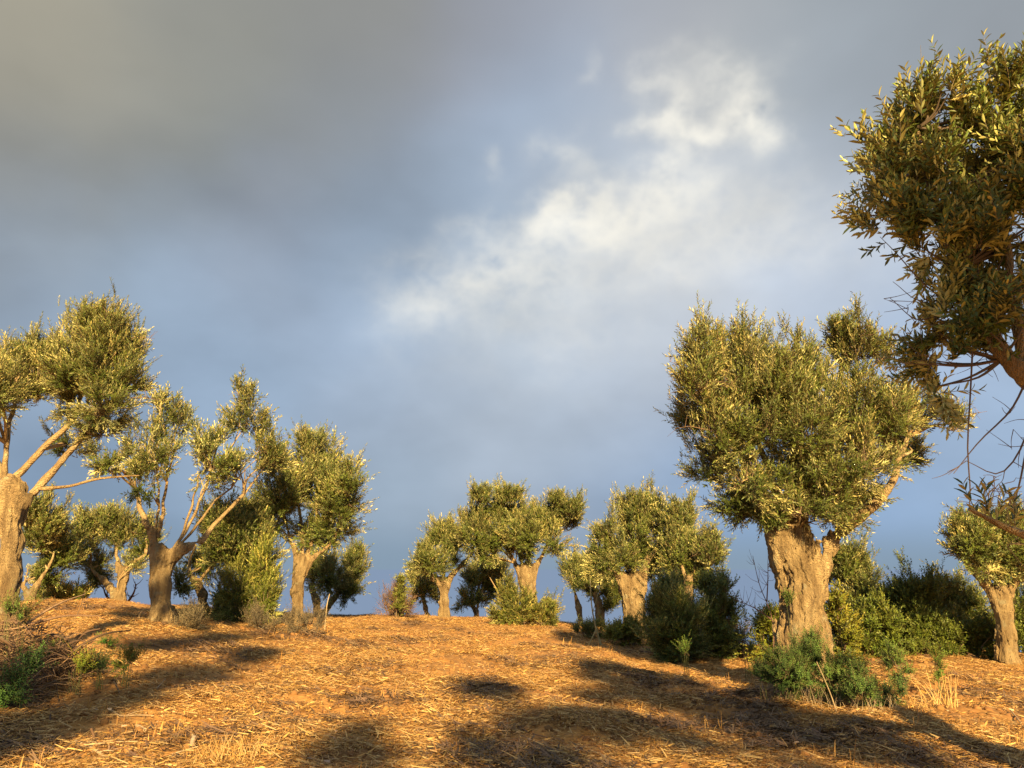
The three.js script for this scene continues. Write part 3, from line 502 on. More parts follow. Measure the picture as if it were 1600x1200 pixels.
// ---------------------------------------------------------------- the near olive that reaches in from beside the camera
{
  const depth = 4.6, rnd = random(907), base = V(4.75, groundHeight(4.75, -4.9), -4.9);
  const tree = thing('olive_tree', 'near overhanging olive with single leaves and black fruit visible', 'olive tree', base, 'olive trees of the grove');
  const P = (px, py, d = depth) => at(px, py, d).sub(base);
  part('trunk', trunkGeometry([[V(0.05, -0.15, 0), 0.40, V(0, 0.7, 0), 0.33], [V(0, 0.7, 0), 0.33, V(-0.1, 1.5, 0.05), 0.30], [V(-0.1, 1.5, 0.05), 0.22, V(-0.55, 2.0, 0.1), 0.12], [V(-0.1, 1.5, 0.05), 0.22, V(0.4, 2.1, -0.2), 0.14], [V(0.1, 0.3, 0.1), 0.25, V(0.5, -0.1, 0.4), 0.12], [V(-0.1, 0.3, 0.1), 0.25, V(-0.5, -0.1, 0.35), 0.12], [V(0, 0.3, 0), 0.25, V(0.1, -0.1, -0.55), 0.12]], 5, 64), M.bark, tree);
  const main = [V(-0.5, 1.95, 0.1), P(1680, 640), P(1606, 590), P(1566, 562), P(1538, 500), P(1500, 420), P(1462, 320), P(1436, 200)];
  part('limb', limbGeometry(main, 0.10, 0.010, rnd, 3), M.bark, tree);
  part('limb', limbGeometry([P(1606, 590), P(1584, 500), P(1570, 380), P(1556, 260), P(1545, 130)], 0.04, 0.008, rnd, 5), M.bark, tree);
  part('limb', limbGeometry([V(0.38, 2.05, -0.2), V(0.5, 2.7, -0.1), P(1790, 400), P(1780, 260)], 0.11, 0.02, rnd, 7), M.bark, tree);
  part('limb', limbGeometry([V(-0.3, 1.72, 0.1), V(-1.0, 1.62, 0.5), P(1640, 850, 3.9), P(1600, 834, 3.8), P(1556, 818, 3.75), P(1512, 796, 3.7)], 0.05, 0.009, rnd, 9), M.bark, tree);
  const list = [[1412, 130, 22, 34], [1448, 128, 26, 24], [1384, 189, 32, 32], [1440, 178, 42, 38], [1542, 122, 30, 32], [1513, 165, 42, 36], [1580, 165, 32, 42], [1378, 253, 34, 32], [1448, 240, 52, 46], [1526, 221, 52, 46], [1580, 240, 46, 56], [1361, 306, 22, 24], [1421, 322, 46, 40], [1494, 308, 52, 46], [1563, 308, 52, 46], [1426, 384, 30, 26], [1480, 395, 46, 44], [1549, 391, 50, 46], [1468, 465, 24, 34, 0.6], [1526, 475, 36, 36, 0.6], [1584, 468, 36, 36, 0.6], [1470, 515, 24, 26, 0.55], [1505, 522, 30, 22, 0.5], [1560, 535, 30, 24, 0.35], [1464, 565, 24, 34, 0.9], [1478, 612, 22, 28, 0.6], [1440, 500, 24, 30, 0.6], [1640, 180, 45, 60], [1650, 300, 50, 60], [1640, 420, 45, 50], [1710, 220, 60, 70], [1730, 340, 60, 60], [1720, 450, 50, 40], [1800, 280, 60, 70], [1790, 400, 50, 50]];
  const L = toLobes(list.map(([px, py, ...q]) => [px < 1640 ? px + 24 * (1 - (px - 1340) / 300) : px, py + Math.max(0, 46 * (1 - (py - 100) / 450)), ...q]), base, depth, rnd, 0.25), twigs = new Soup();
  for (const l of L) for (let k = 0; k < 2; k++) {
    let A = main[3], bd = 1e9; for (const m of main) { const d = m.distanceTo(V(l.x, l.y - 0.2, l.z)); if (d < bd) { bd = d; A = m; } }
    const E = V(l.x + (rnd() - 0.5) * l.rx, l.y + rnd() * l.ry * 0.6, l.z + (rnd() - 0.5) * 0.2), Mid = V().lerpVectors(A, E, 0.5).add(V((rnd() - 0.5) * 0.1, -0.03, (rnd() - 0.5) * 0.1));
    const pts = new THREE.CatmullRomCurve3([A.clone(), Mid, E]).getPoints(8);
    twigs.tube(pts, pts.map((_, i) => mix(0.011, 0.0035, i / 8)), [0.14, 0.11, 0.08], 5);
  }
  const crown = foliage(tree, L, { count: 3900, geometry: nearSprigs[0], rnd, scale: 0.92, vary: 0.4, twigs: null, lift: 0.75, clump: 0.15, shell: 0.2, sprig: 0.24, tint: [0.95, 1, 0.9] });
  // bare hanging twigs under the crown
  const bareSpots = [], bare = (pts, r0, r1) => { const q = new THREE.CatmullRomCurve3(pts).getPoints(10); bareSpots.push(...q.slice(2)); twigs.tube(q, q.map((_, i) => mix(r0, r1, i / 10)), [0.15, 0.105, 0.075], 5); };
  bare([P(1566, 562), P(1510, 572), P(1460, 570), P(1412, 568)], 0.009, 0.002);
  bare([P(1520, 540), P(1516, 620), P(1512, 700), P(1516, 770), P(1514, 796)], 0.006, 0.003);
  bare([P(1606, 590), P(1580, 640), P(1530, 690), P(1490, 740)], 0.008, 0.002);
  bare([P(1612, 600), P(1600, 690), P(1560, 740), P(1510, 720)], 0.008, 0.002);
  bare([P(1640, 615), P(1610, 680), P(1592, 760), P(1580, 800)], 0.009, 0.003);
  bare([P(1540, 520), P(1440, 440), P(1400, 395), P(1375, 370)], 0.006, 0.0015);
  bare([P(1500, 420), P(1440, 470), P(1395, 440)], 0.005, 0.0015);
  bare([P(1500, 470), P(1436, 500), P(1390, 465)], 0.005, 0.0015);
  for (let k = 0; k < 90; k++) {                                            // side twigs grow from the hanging ones, and from one another
    const a = bareSpots[Math.floor(rnd() * bareSpots.length)], ang = rnd() * 6.283, len = 0.07 + rnd() * 0.15, b = V().copy(a).add(V(Math.cos(ang) * len, Math.sin(ang) * len * 0.8 - 0.02, (rnd() - 0.5) * 0.12));
    if (a.y > 3.4) continue;
    bare([a.clone(), V().lerpVectors(a, b, 0.5).add(V(0.03 * (rnd() - 0.5), 0.03 * (rnd() - 0.5), 0)), b], 0.0026, 0.0011);
  }
  part('branch', twigs.build(), M.twig, tree, 'stuff');
  // single leaves on the outer shoots and the low branch
  const geos = [1, 2, 3, 4].map(k => { const s = new Soup(), r = random(k * 77), t = 0.85 + r() * 0.3; addLeaf(s, V(), UP, V(0, 0, 1), 0.062, 0.0155, true, TOP.map(c => c * t), UNDER.map(c => c * t), 0.08 + r() * 0.16); return s.build(); });
  const leafAt = (o, d, n) => { const m = part('leaf', geos[Math.floor(rnd() * 4)], M.leaf, tree), X = V().crossVectors(d, n).normalize(), Z = V().crossVectors(X, d); m.quaternion.setFromRotationMatrix(new THREE.Matrix4().makeBasis(X, d, Z)); m.position.copy(o); m.scale.setScalar(0.8 + rnd() * 0.5); };
  const shoots = new Soup(); let made = 0;
  const shoot = (O, dir, len, nodes) => {
    shoots.tube([O, V().copy(O).addScaledVector(dir, len * 0.5), V().copy(O).addScaledVector(dir, len)], [0.003, 0.0022, 0.001], [0.2, 0.17, 0.11], 4);
    for (let k = 0; k < nodes; k++) for (const h of [0, 1]) {
      if (made >= 300) return;
      const A = V(0.2, 0.3, 1).cross(dir).normalize().applyAxisAngle(dir, k * 1.57 + h * 3.14 + rnd() * 0.6), al = 0.45 + rnd() * 0.5;
      leafAt(V().copy(O).addScaledVector(dir, len * (k + 0.5) / nodes), V().copy(dir).multiplyScalar(Math.cos(al)).addScaledVector(A, Math.sin(al)).normalize(), V().copy(dir).multiplyScalar(Math.sin(al)).addScaledVector(A, -Math.cos(al)).normalize()); made++;
    }
  };
  for (const [px, py, dx, dy] of [[1528, 806, -0.3, 1], [1540, 810, 0.1, 1], [1556, 816, 0.5, 1], [1574, 824, 0.7, 0.8], [1550, 812, -0.2, 1], [1586, 828, 0.1, 1]]) shoot(P(px, py, 3.74), V(dx, dy, 0.25 * (rnd() - 0.5)).normalize(), 0.17, 6);
  for (const [px, py, dx, dy] of [[1400, 105, -0.1, 1], [1425, 108, 0.3, 1], [1470, 115, 0.2, 1], [1448, 112, 0, 1], [1372, 160, -0.4, 1], [1358, 200, -0.6, 0.8], [1352, 240, -0.8, 0.6], [1350, 290, -1, 0.3], [1346, 320, -1, -0.1], [1366, 345, -0.8, -0.4], [1520, 105, -0.1, 1], [1548, 100, 0.1, 1], [1570, 120, 0.3, 1], [1402, 350, -0.6, -0.5], [1490, 140, 0, 1], [1376, 180, -0.4, 1], [1392, 150, -0.3, 1], [1536, 92, -0.2, 1], [1585, 135, 0.2, 1], [1416, 96, 0, 1], [1365, 270, -0.8, 0.4], [1410, 370, -0.7, -0.3], [1600, 130, 0.1, 1]]) { const o = P(px + 16, py + 26 + 14 * rnd()); o.z += 0.02 + rnd() * 0.06; shoot(o, V(dx, dy, 0.4 * (rnd() - 0.3)).normalize(), 0.15 + rnd() * 0.06, 6); }
  part('shoot', shoots.build(), M.twig, tree, 'stuff');
  for (const [px, py] of [[1403, 158], [1505, 112], [1523, 150], [1534, 152], [1487, 155], [1527, 196], [1574, 124], [1596, 190], [1440, 205], [1470, 240], [1560, 210], [1412, 250], [1392, 300], [1500, 260]]) { const m = part('olive_fruit', new THREE.SphereGeometry(0.0095, 10, 8), M.fruit, tree); m.scale.y = 1.25; m.position.copy(P(px, py)); m.position.z += 0.22; }
}
console.log('near tree done');

// ---------------------------------------------------------------- olives behind the camera, whose shadows lie across the ground in view
function shadeTree(label, x, z, list, { h = 1.8, r = 0.32, count = 2600, lean = 0 } = {}) {
  const seed = treeSeed += 17, rnd = random(seed), base = V(x, groundHeight(x, z), z), tree = thing('olive_tree', label, 'olive tree', base, 'olive trees of the grove');
  part('trunk', trunkGeometry([[V(0, -0.15, 0), r * 1.15, V(lean * 0.4, h * 0.55, 0), r * 0.9], [V(lean * 0.4, h * 0.55, 0), r * 0.9, V(lean, h, 0), r], [V(0, 0.3, 0), r * 0.7, V(r * 1.5, -0.1, 0.1), r * 0.3], [V(0, 0.3, 0), r * 0.7, V(-r * 1.4, -0.1, 0.2), r * 0.3]], seed % 31, 40), M.bark, tree);
  const L = list.map(([lx, ly, rx, ry, lz]) => ({ x: lx, y: ly, z: lz ?? (rnd() - 0.5), rx, ry, rz: Math.max(rx, ry) * 0.9 })), twigs = new Soup();
  for (const l of L) part('limb', limbGeometry([V(lean, h - 0.1, 0), V(mix(lean, l.x, 0.5), mix(h, l.y, 0.5) - 0.1, l.z * 0.5), V(l.x, l.y, l.z)], 0.07, 0.02, rnd, 3), M.bark, tree);
  foliage(tree, L, { count, geometry: farSprigs[0], rnd, twigs, scale: 1.1 });
  part('branch', twigs.build(), M.twig, tree, 'stuff');
  return tree;
}
// crown lobes stand where the sun throws the patches of shade that lie on the ground
const shading = (base, z, spots) => spots.map(([px, py, r]) => { const g = groundPoint(px, py), s = (z - g.z) / toSun.z, p = g.clone().addScaledVector(toSun, s), u = g.length() / FOCAL; return [p.x - base[0], p.y, r * u, r * u * 0.62, 0]; });
const nearShade = [[1440, 420], [1530, 420], [1500, 500], [1590, 370], [1410, 350], [1570, 470]].map(([px, py]) => { const g = at(px, py, 4.6), p = g.clone().addScaledVector(toSun, (3.6 - g.z) / toSun.z); return [p.x - 3.2, p.y, 0.34, 0.26, 0.3]; });
shadeTree('tall wide olive behind the viewpoint shading the middle of the clearing', 3.2, 3.6, shading([3.2, 3.6], 3.6, [[775, 1085, 52], [830, 1130, 62], [955, 1095, 46], [572, 1150, 36], [556, 1190, 60], [745, 1180, 50], [850, 1190, 60], [1000, 1150, 70], [1090, 1100, 74], [1190, 1120, 70], [1290, 1150, 64],  [1380, 1185, 60], [930, 1130, 60]]).concat(nearShade), { count: 6200, h: 2.6, r: 0.4 });
shadeTree('tall slender olive behind the viewpoint shading the left of the clearing', -3.2, 2.4, shading([-3.2, 2.4], 2.4, [[20, 1165, 60], [110, 1122, 55], [200, 1090, 50], [290, 1060, 50], [390, 1030, 40], [60, 1085, 40], [240, 1012, 40], [340, 1000, 40]]), { count: 3000, h: 2.4, lean: -0.2, r: 0.3 });

// ---------------------------------------------------------------- shrubs and saplings
shrub('shrub', 'bright green bushy shrub in front of the leaning olive', 'shrub', { foot: [382, 955], depth: 19.5, count: 3300, lobes: [[346, 928, 24, 22], [380, 914, 36, 32], [416, 915, 26, 34], [378, 885, 34, 28], [404, 938, 34, 16], [354, 945, 24, 10], [420, 880, 20, 26]], tint: [1.05, 1.1, 0.75], shell: 0.5, leaves: sprigs, lift: 1.2 });
shrub('shrub', 'reddish brown half-dry bush alone on the brow', 'shrub', { foot: [618, 966], depth: 27, count: 900, leaves: drySprigs, scale: 1.1, lobes: [[608, 948, 18, 18], [628, 944, 16, 20], [618, 930, 14, 20], [640, 952, 12, 14]], stems: 26, stemColor: [0.16, 0.09, 0.06] });
shrub('shrub', 'small green sapling growing up through the reddish bush', 'sapling', { foot: [624, 966], depth: 26.8, count: 420, lobes: [[624, 918, 8, 14], [622, 948, 14, 14]], tint: [1, 1, 0.8] });
shrub('shrub', 'golden fine-leaved shrub under the flat-topped olive', 'shrub', { foot: [836, 972], depth: 25.5, count: 2000, lobes: [[838, 956, 28, 12], [796, 936, 18, 24], [812, 950, 18, 18], [862, 952, 12, 16], [783, 960, 16, 9]], tint: [0.95, 0.9, 0.7], leaves: farSprigs, lift: 1.8, clump: 0.3 });
shrub('shrub', 'rounded grey-green shrub right of the cleft trunk', 'shrub', { foot: [1050, 1004], depth: 17.8, count: 3400, leaves: sprigs, lobes: [[1050, 955, 30, 42], [1030, 968, 20, 32], [1070, 972, 22, 34], [1048, 925, 20, 20], [1048, 990, 36, 14]], tint: [0.9, 1, 0.95], lift: 1.3 });
shrub('shrub', 'tall pointed shrub with an upright spire of foliage', 'shrub', { foot: [1118, 1008], depth: 18.4, count: 2400, lobes: [[1114, 955, 22, 38], [1100, 975, 16, 28], [1136, 920, 8, 24], [1134, 965, 14, 26], [1130, 990, 24, 16], [1104, 925, 14, 24]], tint: [0.95, 1, 0.95], lift: 1.2 });
shrub('shrub', 'low rust-coloured bush at the foot of the pointed shrub', 'shrub', { foot: [1152, 1012], depth: 18, count: 520, leaves: drySprigs, lobes: [[1150, 990, 14, 18], [1164, 998, 10, 10], [1140, 1000, 12, 10]], stems: 16, stemColor: [0.2, 0.1, 0.06] });
shrub('shrub', 'pale low creeping plant beneath the thin cane', 'ground plant', { foot: [930, 990], depth: 22, count: 800, lobes: [[905, 984, 16, 6], [932, 984, 24, 8], [956, 988, 18, 8]], tint: [1.0, 1.0, 0.9], leaves: farSprigs, scale: 0.6, clump: 0.12 });
shrub('shrub', 'small yellow-green bush in front of the cleft trunk', 'shrub', { foot: [975, 1000], depth: 21, count: 600, lobes: [[962, 994, 13, 10], [978, 994, 16, 12], [994, 992, 12, 12]], tint: [1.1, 1, 0.6] });
shrub('shrub', 'upright green tree-like shrub right of the big trunk', 'shrub', { foot: [1420, 1008], depth: 19, count: 3400, lobes: [[1418, 927, 32, 22], [1392, 938, 20, 18], [1424, 965, 27, 32], [1445, 930, 18, 20], [1415, 990, 24, 18]], tint: [0.78, 0.85, 0.6], clump: 0.3, shell: 0.5 });
shrub('shrub', 'loose shrub between the upright shrub and the fluted trunk', 'shrub', { foot: [1488, 1012], depth: 20.5, count: 2300, lobes: [[1474, 932, 20, 22], [1510, 948, 30, 30], [1495, 975, 26, 24], [1530, 965, 18, 24]], tint: [0.95, 1, 0.9], leaves: farSprigs });
shrub('shrub', 'yellow-leaved saplings hugging the back of the big trunk', 'sapling', { foot: [1312, 1006], depth: 15.5, count: 800, lobes: [[1310, 968, 13, 20], [1320, 985, 16, 16], [1306, 945, 8, 14]], tint: [1.1, 1.0, 0.5] });
shrub('shrub', 'low green thicket under the slim olive', 'shrub', { foot: [1355, 1008], depth: 18, count: 2200, lobes: [[1345, 980, 24, 18], [1375, 978, 22, 18], [1335, 996, 18, 10], [1372, 995, 26, 10], [1355, 962, 16, 16]], tint: [0.75, 0.82, 0.5] });
shrub('shrub', 'low mixed undergrowth running up to the fluted trunk', 'shrub', { foot: [1480, 1016], depth: 18, count: 2200, lobes: [[1450, 994, 24, 14], [1485, 996, 24, 14], [1518, 1000, 24, 14], [1540, 990, 12, 18]], tint: [0.75, 0.8, 0.55] });
shrub('shrub', 'dense bush behind the fluted trunk at the frame edge', 'shrub', { foot: [1598, 1010], depth: 20, count: 1400, lobes: [[1598, 940, 24, 28], [1605, 975, 26, 28], [1590, 990, 16, 18]], tint: [0.95, 1, 0.85] });
shrub('shrub', 'small round bush left of the big trunk', 'shrub', { foot: [1192, 1002], depth: 17, count: 700, lobes: [[1192, 982, 15, 14], [1200, 970, 10, 12]], tint: [1.15, 1.15, 0.6] });
shrub('shrub', 'hazy low scrub at the far left of the brow', 'shrub', { foot: [85, 945], depth: 24, count: 900, lobes: [[75, 936, 16, 9], [100, 936, 20, 8], [125, 934, 14, 7]], tint: [1.1, 1.05, 0.9], leaves: farSprigs });
shrub('shrub', 'low grey scrub at the foot of the straight trunk', 'shrub', { foot: [430, 972], depth: 18, count: 700, leaves: drySprigs, lobes: [[392, 966, 22, 6], [420, 968, 24, 6], [490, 970, 30, 5], [455, 972, 16, 4]], tint: [0.9, 1.15, 1.2] });
shrub('shrub', 'low dry scrub beside the forked trunk', 'shrub', { foot: [290, 972], depth: 15.8, count: 500, leaves: drySprigs, lobes: [[285, 966, 18, 5], [305, 970, 14, 4]], tint: [0.85, 1.1, 1.1] });

// a leafless reddish sapling beside the big trunk
function bareSapling(label, foot, depth, lines, r) {
  const base = onGround(foot[0], foot[1], depth), o = thing('bare_sapling', label, 'sapling', base), rnd = random(foot[0]), s = new Soup(), st = new Soup();
  lines.forEach((line, li) => {
    const pts = new THREE.CatmullRomCurve3(line.map(([px, py], k) => { const p = at(px, py, depth).sub(base); p.z += (rnd() - 0.5) * 0.2; if (k === 0 && li === 0) p.y = -0.05; return p; })).getPoints(10);
    st.tube(pts, pts.map((_, i) => mix(r, r * 0.3, i / 10)), [0.15, 0.085, 0.07], 5);
    for (let k = 0; k < 12; k++) { const a = pts[3 + Math.floor(rnd() * 8)], b = V().copy(a).add(V((rnd() - 0.5) * 0.5, rnd() * 0.4, (rnd() - 0.5) * 0.4)); s.tube([a, V().lerpVectors(a, b, 0.5).add(V(0, -0.03, 0)), b], [r * 0.35, r * 0.25, r * 0.12], [0.17, 0.09, 0.075], 3); }
  });
  part('stem', st.build(), M.twig, o); part('twig', s.build(), M.twig, o, 'stuff');
}
bareSapling('leafless reddish sapling leaning beside the big trunk', [1206, 1000], 15.5, [[[1206, 1004], [1206, 965], [1188, 915], [1178, 868]], [[1206, 968], [1180, 950], [1150, 938]], [[1200, 940], [1200, 900], [1198, 880]]], 0.014);
bareSapling('leafless thin sapling in front of the far left gap', [77, 943], 24, [[[77, 945], [77, 925], [79, 900]], [[77, 930], [70, 915], [66, 905]]], 0.012);
bareSapling('dark dead stem pair behind the V-shaped olive', [196, 945], 26, [[[196, 948], [208, 928], [214, 914]], [[180, 945], [168, 930], [162, 918]]], 0.05);

// ---------------------------------------------------------------- weeds and small plants
const weed = (label, foot, depth, lobes, count, tint = [1, 1, 1], extra = {}) => shrub('weed_plant', label, 'weed', { foot, depth, lobes, count, leaves: weedSprigs, material: M.weed, tint, clump: 0.13, spread: 0.25, lift: 1.1, stems: 8, stemColor: [0.14, 0.16, 0.06], scale: 0.75, foot0: 0.12, stemR: 0.005, vary: 0.5, skirt: false, ...extra });
weed('feathery green weeds crowding the front of the big trunk', [1250, 1075], 10.7, [[1220, 1045, 32, 28], [1255, 1040, 32, 36], [1288, 1050, 30, 32], [1240, 1065, 40, 22], [1275, 1020, 18, 22]], 1900);
weed('low weeds left of the big trunk foot', [1196, 1070], 10.9, [[1192, 1054, 18, 14], [1210, 1062, 18, 14]], 420, [0.85, 0.95, 0.9]);
weed('trailing green weeds spreading right of the big trunk', [1350, 1100], 10.2, [[1330, 1070, 24, 24], [1355, 1085, 26, 18], [1380, 1092, 22, 18], [1410, 1085, 8, 28], [1340, 1050, 16, 18], [1312, 1090, 20, 14]], 950, [0.95, 1, 1]);
weed('slim upright weed right of the trailing weeds', [1413, 1060], 11.5, [[1413, 1042, 8, 22], [1412, 1060, 8, 10]], 130, [1.1, 1.1, 0.9]);
weed('slim yellowish weed beside the tall straw stalks', [1466, 1052], 12, [[1466, 1032, 8, 18], [1464, 1048, 8, 10]], 110, [1.4, 1.2, 0.8]);
weed('pale weed between the big trunk and the slim weeds', [1392, 1046], 12.2, [[1390, 1032, 10, 16], [1396, 1042, 8, 8]], 110, [1, 1.1, 0.9]);
weed('dark green leafy plant at the left edge of the clearing', [28, 1096], 8.6, [[22, 1082, 18, 14], [40, 1068, 14, 16], [38, 1050, 8, 10], [14, 1092, 14, 8]], 170, [0.8, 1, 0.9], { scale: 1 });
weed('green plant in front of the brush pile', [72, 1034], 10, [[66, 1026, 14, 9], [80, 1022, 10, 8]], 60, [0.9, 1, 0.8]);
weed('yellow-green plant beside the thin pale stick', [120, 1058], 9.4, [[115, 1050, 13, 9], [128, 1046, 9, 7]], 60, [2.2, 1.7, 0.8]);
weed('dull green tuft right of the yellow-green plant', [168, 1048], 9.8, [[168, 1042, 9, 7]], 60, [0.8, 0.95, 0.9]);
weed('olive-green tuft casting a dark root clump', [196, 1046], 10, [[196, 1036, 14, 12], [206, 1030, 7, 8]], 70, [1.3, 1.15, 0.7]);
weed('tiny bright green seedling on the shaded slope', [178, 1006], 13, [[178, 1001, 8, 6]], 50, [1, 1.25, 0.8]);
weed('small weed patch at the foot of the rock', [1070, 1024], 14.5, [[1068, 1018, 12, 6]], 70, [1.2, 1.25, 0.8]);
weed('scattered yellow weeds left of the big trunk foot', [1172, 1024], 13.6, [[1170, 1018, 12, 7]], 50, [1.7, 1.4, 0.7]);
weed('single leafy shoot sprouting from the big trunk bark', [1236, 942], 11.4, [[1236, 944, 5, 5]], 14, [1.2, 1.2, 0.8], { stems: 1 });
weed('green growth among the brush pile branches', [40, 985], 9.3, [[44, 968, 14, 6], [24, 955, 10, 6]], 60, [1.1, 1.05, 0.8]);

// ---------------------------------------------------------------- straw, stubble and cut twigs lying on the ground
const STRAW = [[0.57, 0.355, 0.118], [0.50, 0.29, 0.085], [0.40, 0.22, 0.066], [0.59, 0.42, 0.18], [0.25, 0.135, 0.05]];
function strawGeometry(seed, { n = 16, spread = 0.24, lo = 0.06, hi = 0.22, tilt = 0.28, width = 0.0042, colors = STRAW, rise = 0.035, upright = 0 }) {
  const rnd = random(seed), s = new Soup();
  for (let k = 0; k < n; k++) {
    const a = rnd() * 6.283, r = Math.sqrt(rnd()) * spread, O = V(Math.cos(a) * r, rnd() * rise, Math.sin(a) * r), yaw = rnd() * 6.283, el = upright ? 0.8 + rnd() * 0.7 : (rnd() - 0.35) * tilt * 2, len = lo + rnd() * rnd() * (hi - lo) + 0.02;
    const d = V(Math.cos(yaw) * Math.cos(el), Math.sin(el), Math.sin(yaw) * Math.cos(el)), w = V().crossVectors(d, V(rnd() - 0.5, rnd() + 0.2, rnd() - 0.5)).normalize().multiplyScalar(width * (0.5 + rnd())), c = colors[Math.floor(rnd() * colors.length)];
    const kink = V((rnd() - 0.5) * 0.25, (rnd() - 0.7) * 0.25, (rnd() - 0.5) * 0.25).multiplyScalar(len), pts = [O, V().copy(O).addScaledVector(d, len * 0.5).addScaledVector(kink, 0.25), V().copy(O).addScaledVector(d, len).add(kink)];
    let last = null;
    for (let j = 0; j < 3; j++) { const ws = j === 2 ? 0.4 : 1, x = s.vertex(V().copy(pts[j]).addScaledVector(w, -ws), c), y = s.vertex(V().copy(pts[j]).addScaledVector(w, ws), c); if (last) s.i.push(last[0], last[1], y, last[0], y, x); last = [x, y]; }
  }
  return s.build();
}
function scatter(name, label, category, geometry, material, tries, seed, accept, { s0 = 0.7, s1 = 1.3, rMin = 4.8, rMax = 31, power = 0.6, lift = 0.0, toneLo = 0.75, toneHi = 1.2 } = {}) {
  const rnd = random(seed), mats = [], cols = [], m4 = new THREE.Matrix4();
  for (let k = 0; k < tries; k++) {
    const a = (rnd() - 0.5) * 1.42, r = rMin + (rMax - rMin) * Math.pow(rnd(), 1 / power * 0.75), x = Math.sin(a) * r, z = -Math.cos(a) * r;
    if (rnd() > accept(x, z, r)) continue;
    const y = groundHeight(x, z) + bump(x, z) + lift, e = 0.15;
    const nrm = V(groundHeight(x - e, z) - groundHeight(x + e, z), 2 * e, groundHeight(x, z - e) - groundHeight(x, z + e)).normalize();
    Q1.setFromUnitVectors(UP, nrm); Q2.setFromAxisAngle(UP, rnd() * 6.283); Q1.multiply(Q2);
    const s = s0 + rnd() * (s1 - s0);
    mats.push(m4.compose(V(x, y, z), Q1, V(s, s * (0.7 + rnd() * 0.8), s)).clone()); const t = mix(toneLo, toneHi, rnd()); cols.push([t, t * (0.94 + rnd() * 0.1), t * (0.85 + rnd() * 0.25)]);
  }
  const im = new THREE.InstancedMesh(geometry, material, mats.length), c = new THREE.Color();
  mats.forEach((m, k) => { im.setMatrixAt(k, m); im.setColorAt(k, c.setRGB(...cols[k])); });
  im.name = name; im.userData = { kind: 'stuff', label, category }; im.castShadow = im.receiveShadow = true; scene.add(im);
  console.log(name, mats.length);
}
const strawDensity = (x, z) => smooth(-0.16, 0.34, fbm(x * 0.55, 2, z * 0.55, 3) * 2.3 + 0.08 + fbm(x * 2.2, 6, z * 2.2, 2) * 0.7);
const brown = (x, z) => smooth(0.0, 0.35, fbm(x * 0.5 + 40, 8, z * 0.5, 3) * 1.6 + fbm(x * 1.7, 3, z * 1.7 + 9, 2) * 0.6 + (x > -0.8 && x < 4.5 && z > -12 ? 0.12 : -0.04));
[501, 502, 503].forEach((k, n) => scatter('straw_litter', ['golden cut straw strewn over the clearing', 'pale broken straw mixed through the clearing', 'short straw chaff trodden into the soil'][n], 'straw', strawGeometry(k, n === 2 ? { n: 26, lo: 0.015, hi: 0.08, tilt: 0.3, width: 0.0038 } : n ? { n: 9, tilt: 0.18, lo: 0.06, hi: 0.24, width: 0.0030, colors: STRAW.slice(0, 4) } : { n: 20, tilt: 0.18, width: 0.0026, lo: 0.04, hi: 0.16 }), M.straw, n === 1 ? 16000 : 46000, 40 + n, (x, z) => 0.06 + 0.94 * strawDensity(x, z)));
scatter('twig_litter', 'dark brown twigs and dead leaves in patches on the ground', 'litter', strawGeometry(510, { n: 24, lo: 0.02, hi: 0.16, tilt: 0.22, width: 0.0042, colors: [[0.10, 0.065, 0.04], [0.15, 0.095, 0.055], [0.21, 0.14, 0.085], [0.075, 0.05, 0.035]] }), M.straw, 34000, 60, brown);
scatter('dry_stubble', 'upright dry grass stubble dotted over the clearing', 'stubble', strawGeometry(520, { n: 7, lo: 0.03, hi: 0.13, upright: 1, spread: 0.09, width: 0.0022, colors: [STRAW[1], STRAW[2], STRAW[0]] }), M.straw, 1500, 70, (x, z) => 0.15 + 0.6 * strawDensity(x + 9, z));
scatter('wood_chips', 'pale wood chips and pebbles dotted on the soil', 'chips', strawGeometry(530, { n: 3, lo: 0.015, hi: 0.05, spread: 0.4, width: 0.008, colors: [[0.5, 0.40, 0.27], [0.42, 0.33, 0.22]], tilt: 0.12, rise: 0.012 }), M.straw, 900, 80, () => 0.6, { rMax: 14 });

function clodGeometry(seed) {
  let g = new THREE.IcosahedronGeometry(0.03, 1); g = mergeVertices(g.deleteAttribute('normal').deleteAttribute('uv')); const q = g.attributes.position, c = [];
  for (let k = 0; k < q.count; k++) { const x = q.getX(k), y = q.getY(k), z = q.getZ(k), s = 1 + 0.7 * noise(x * 40 + seed, y * 40, z * 40); q.setXYZ(k, x * s * 1.2, y * s * 0.75, z * s); c.push(0.24, 0.128, 0.047); }
  g.setAttribute('color', new THREE.Float32BufferAttribute(c, 3)); g.computeVertexNormals(); return g;
}
scatter('soil_clods', 'crumbly brown clods of earth scattered over the clearing', 'soil', clodGeometry(3), M.soil, 9000, 95, (x, z) => 0.15 + 0.85 * smooth(0.6, 0.1, strawDensity(x, z)), { s0: 0.25, s1: 1.5, rMax: 22, toneLo: 0.7, toneHi: 1.35 });
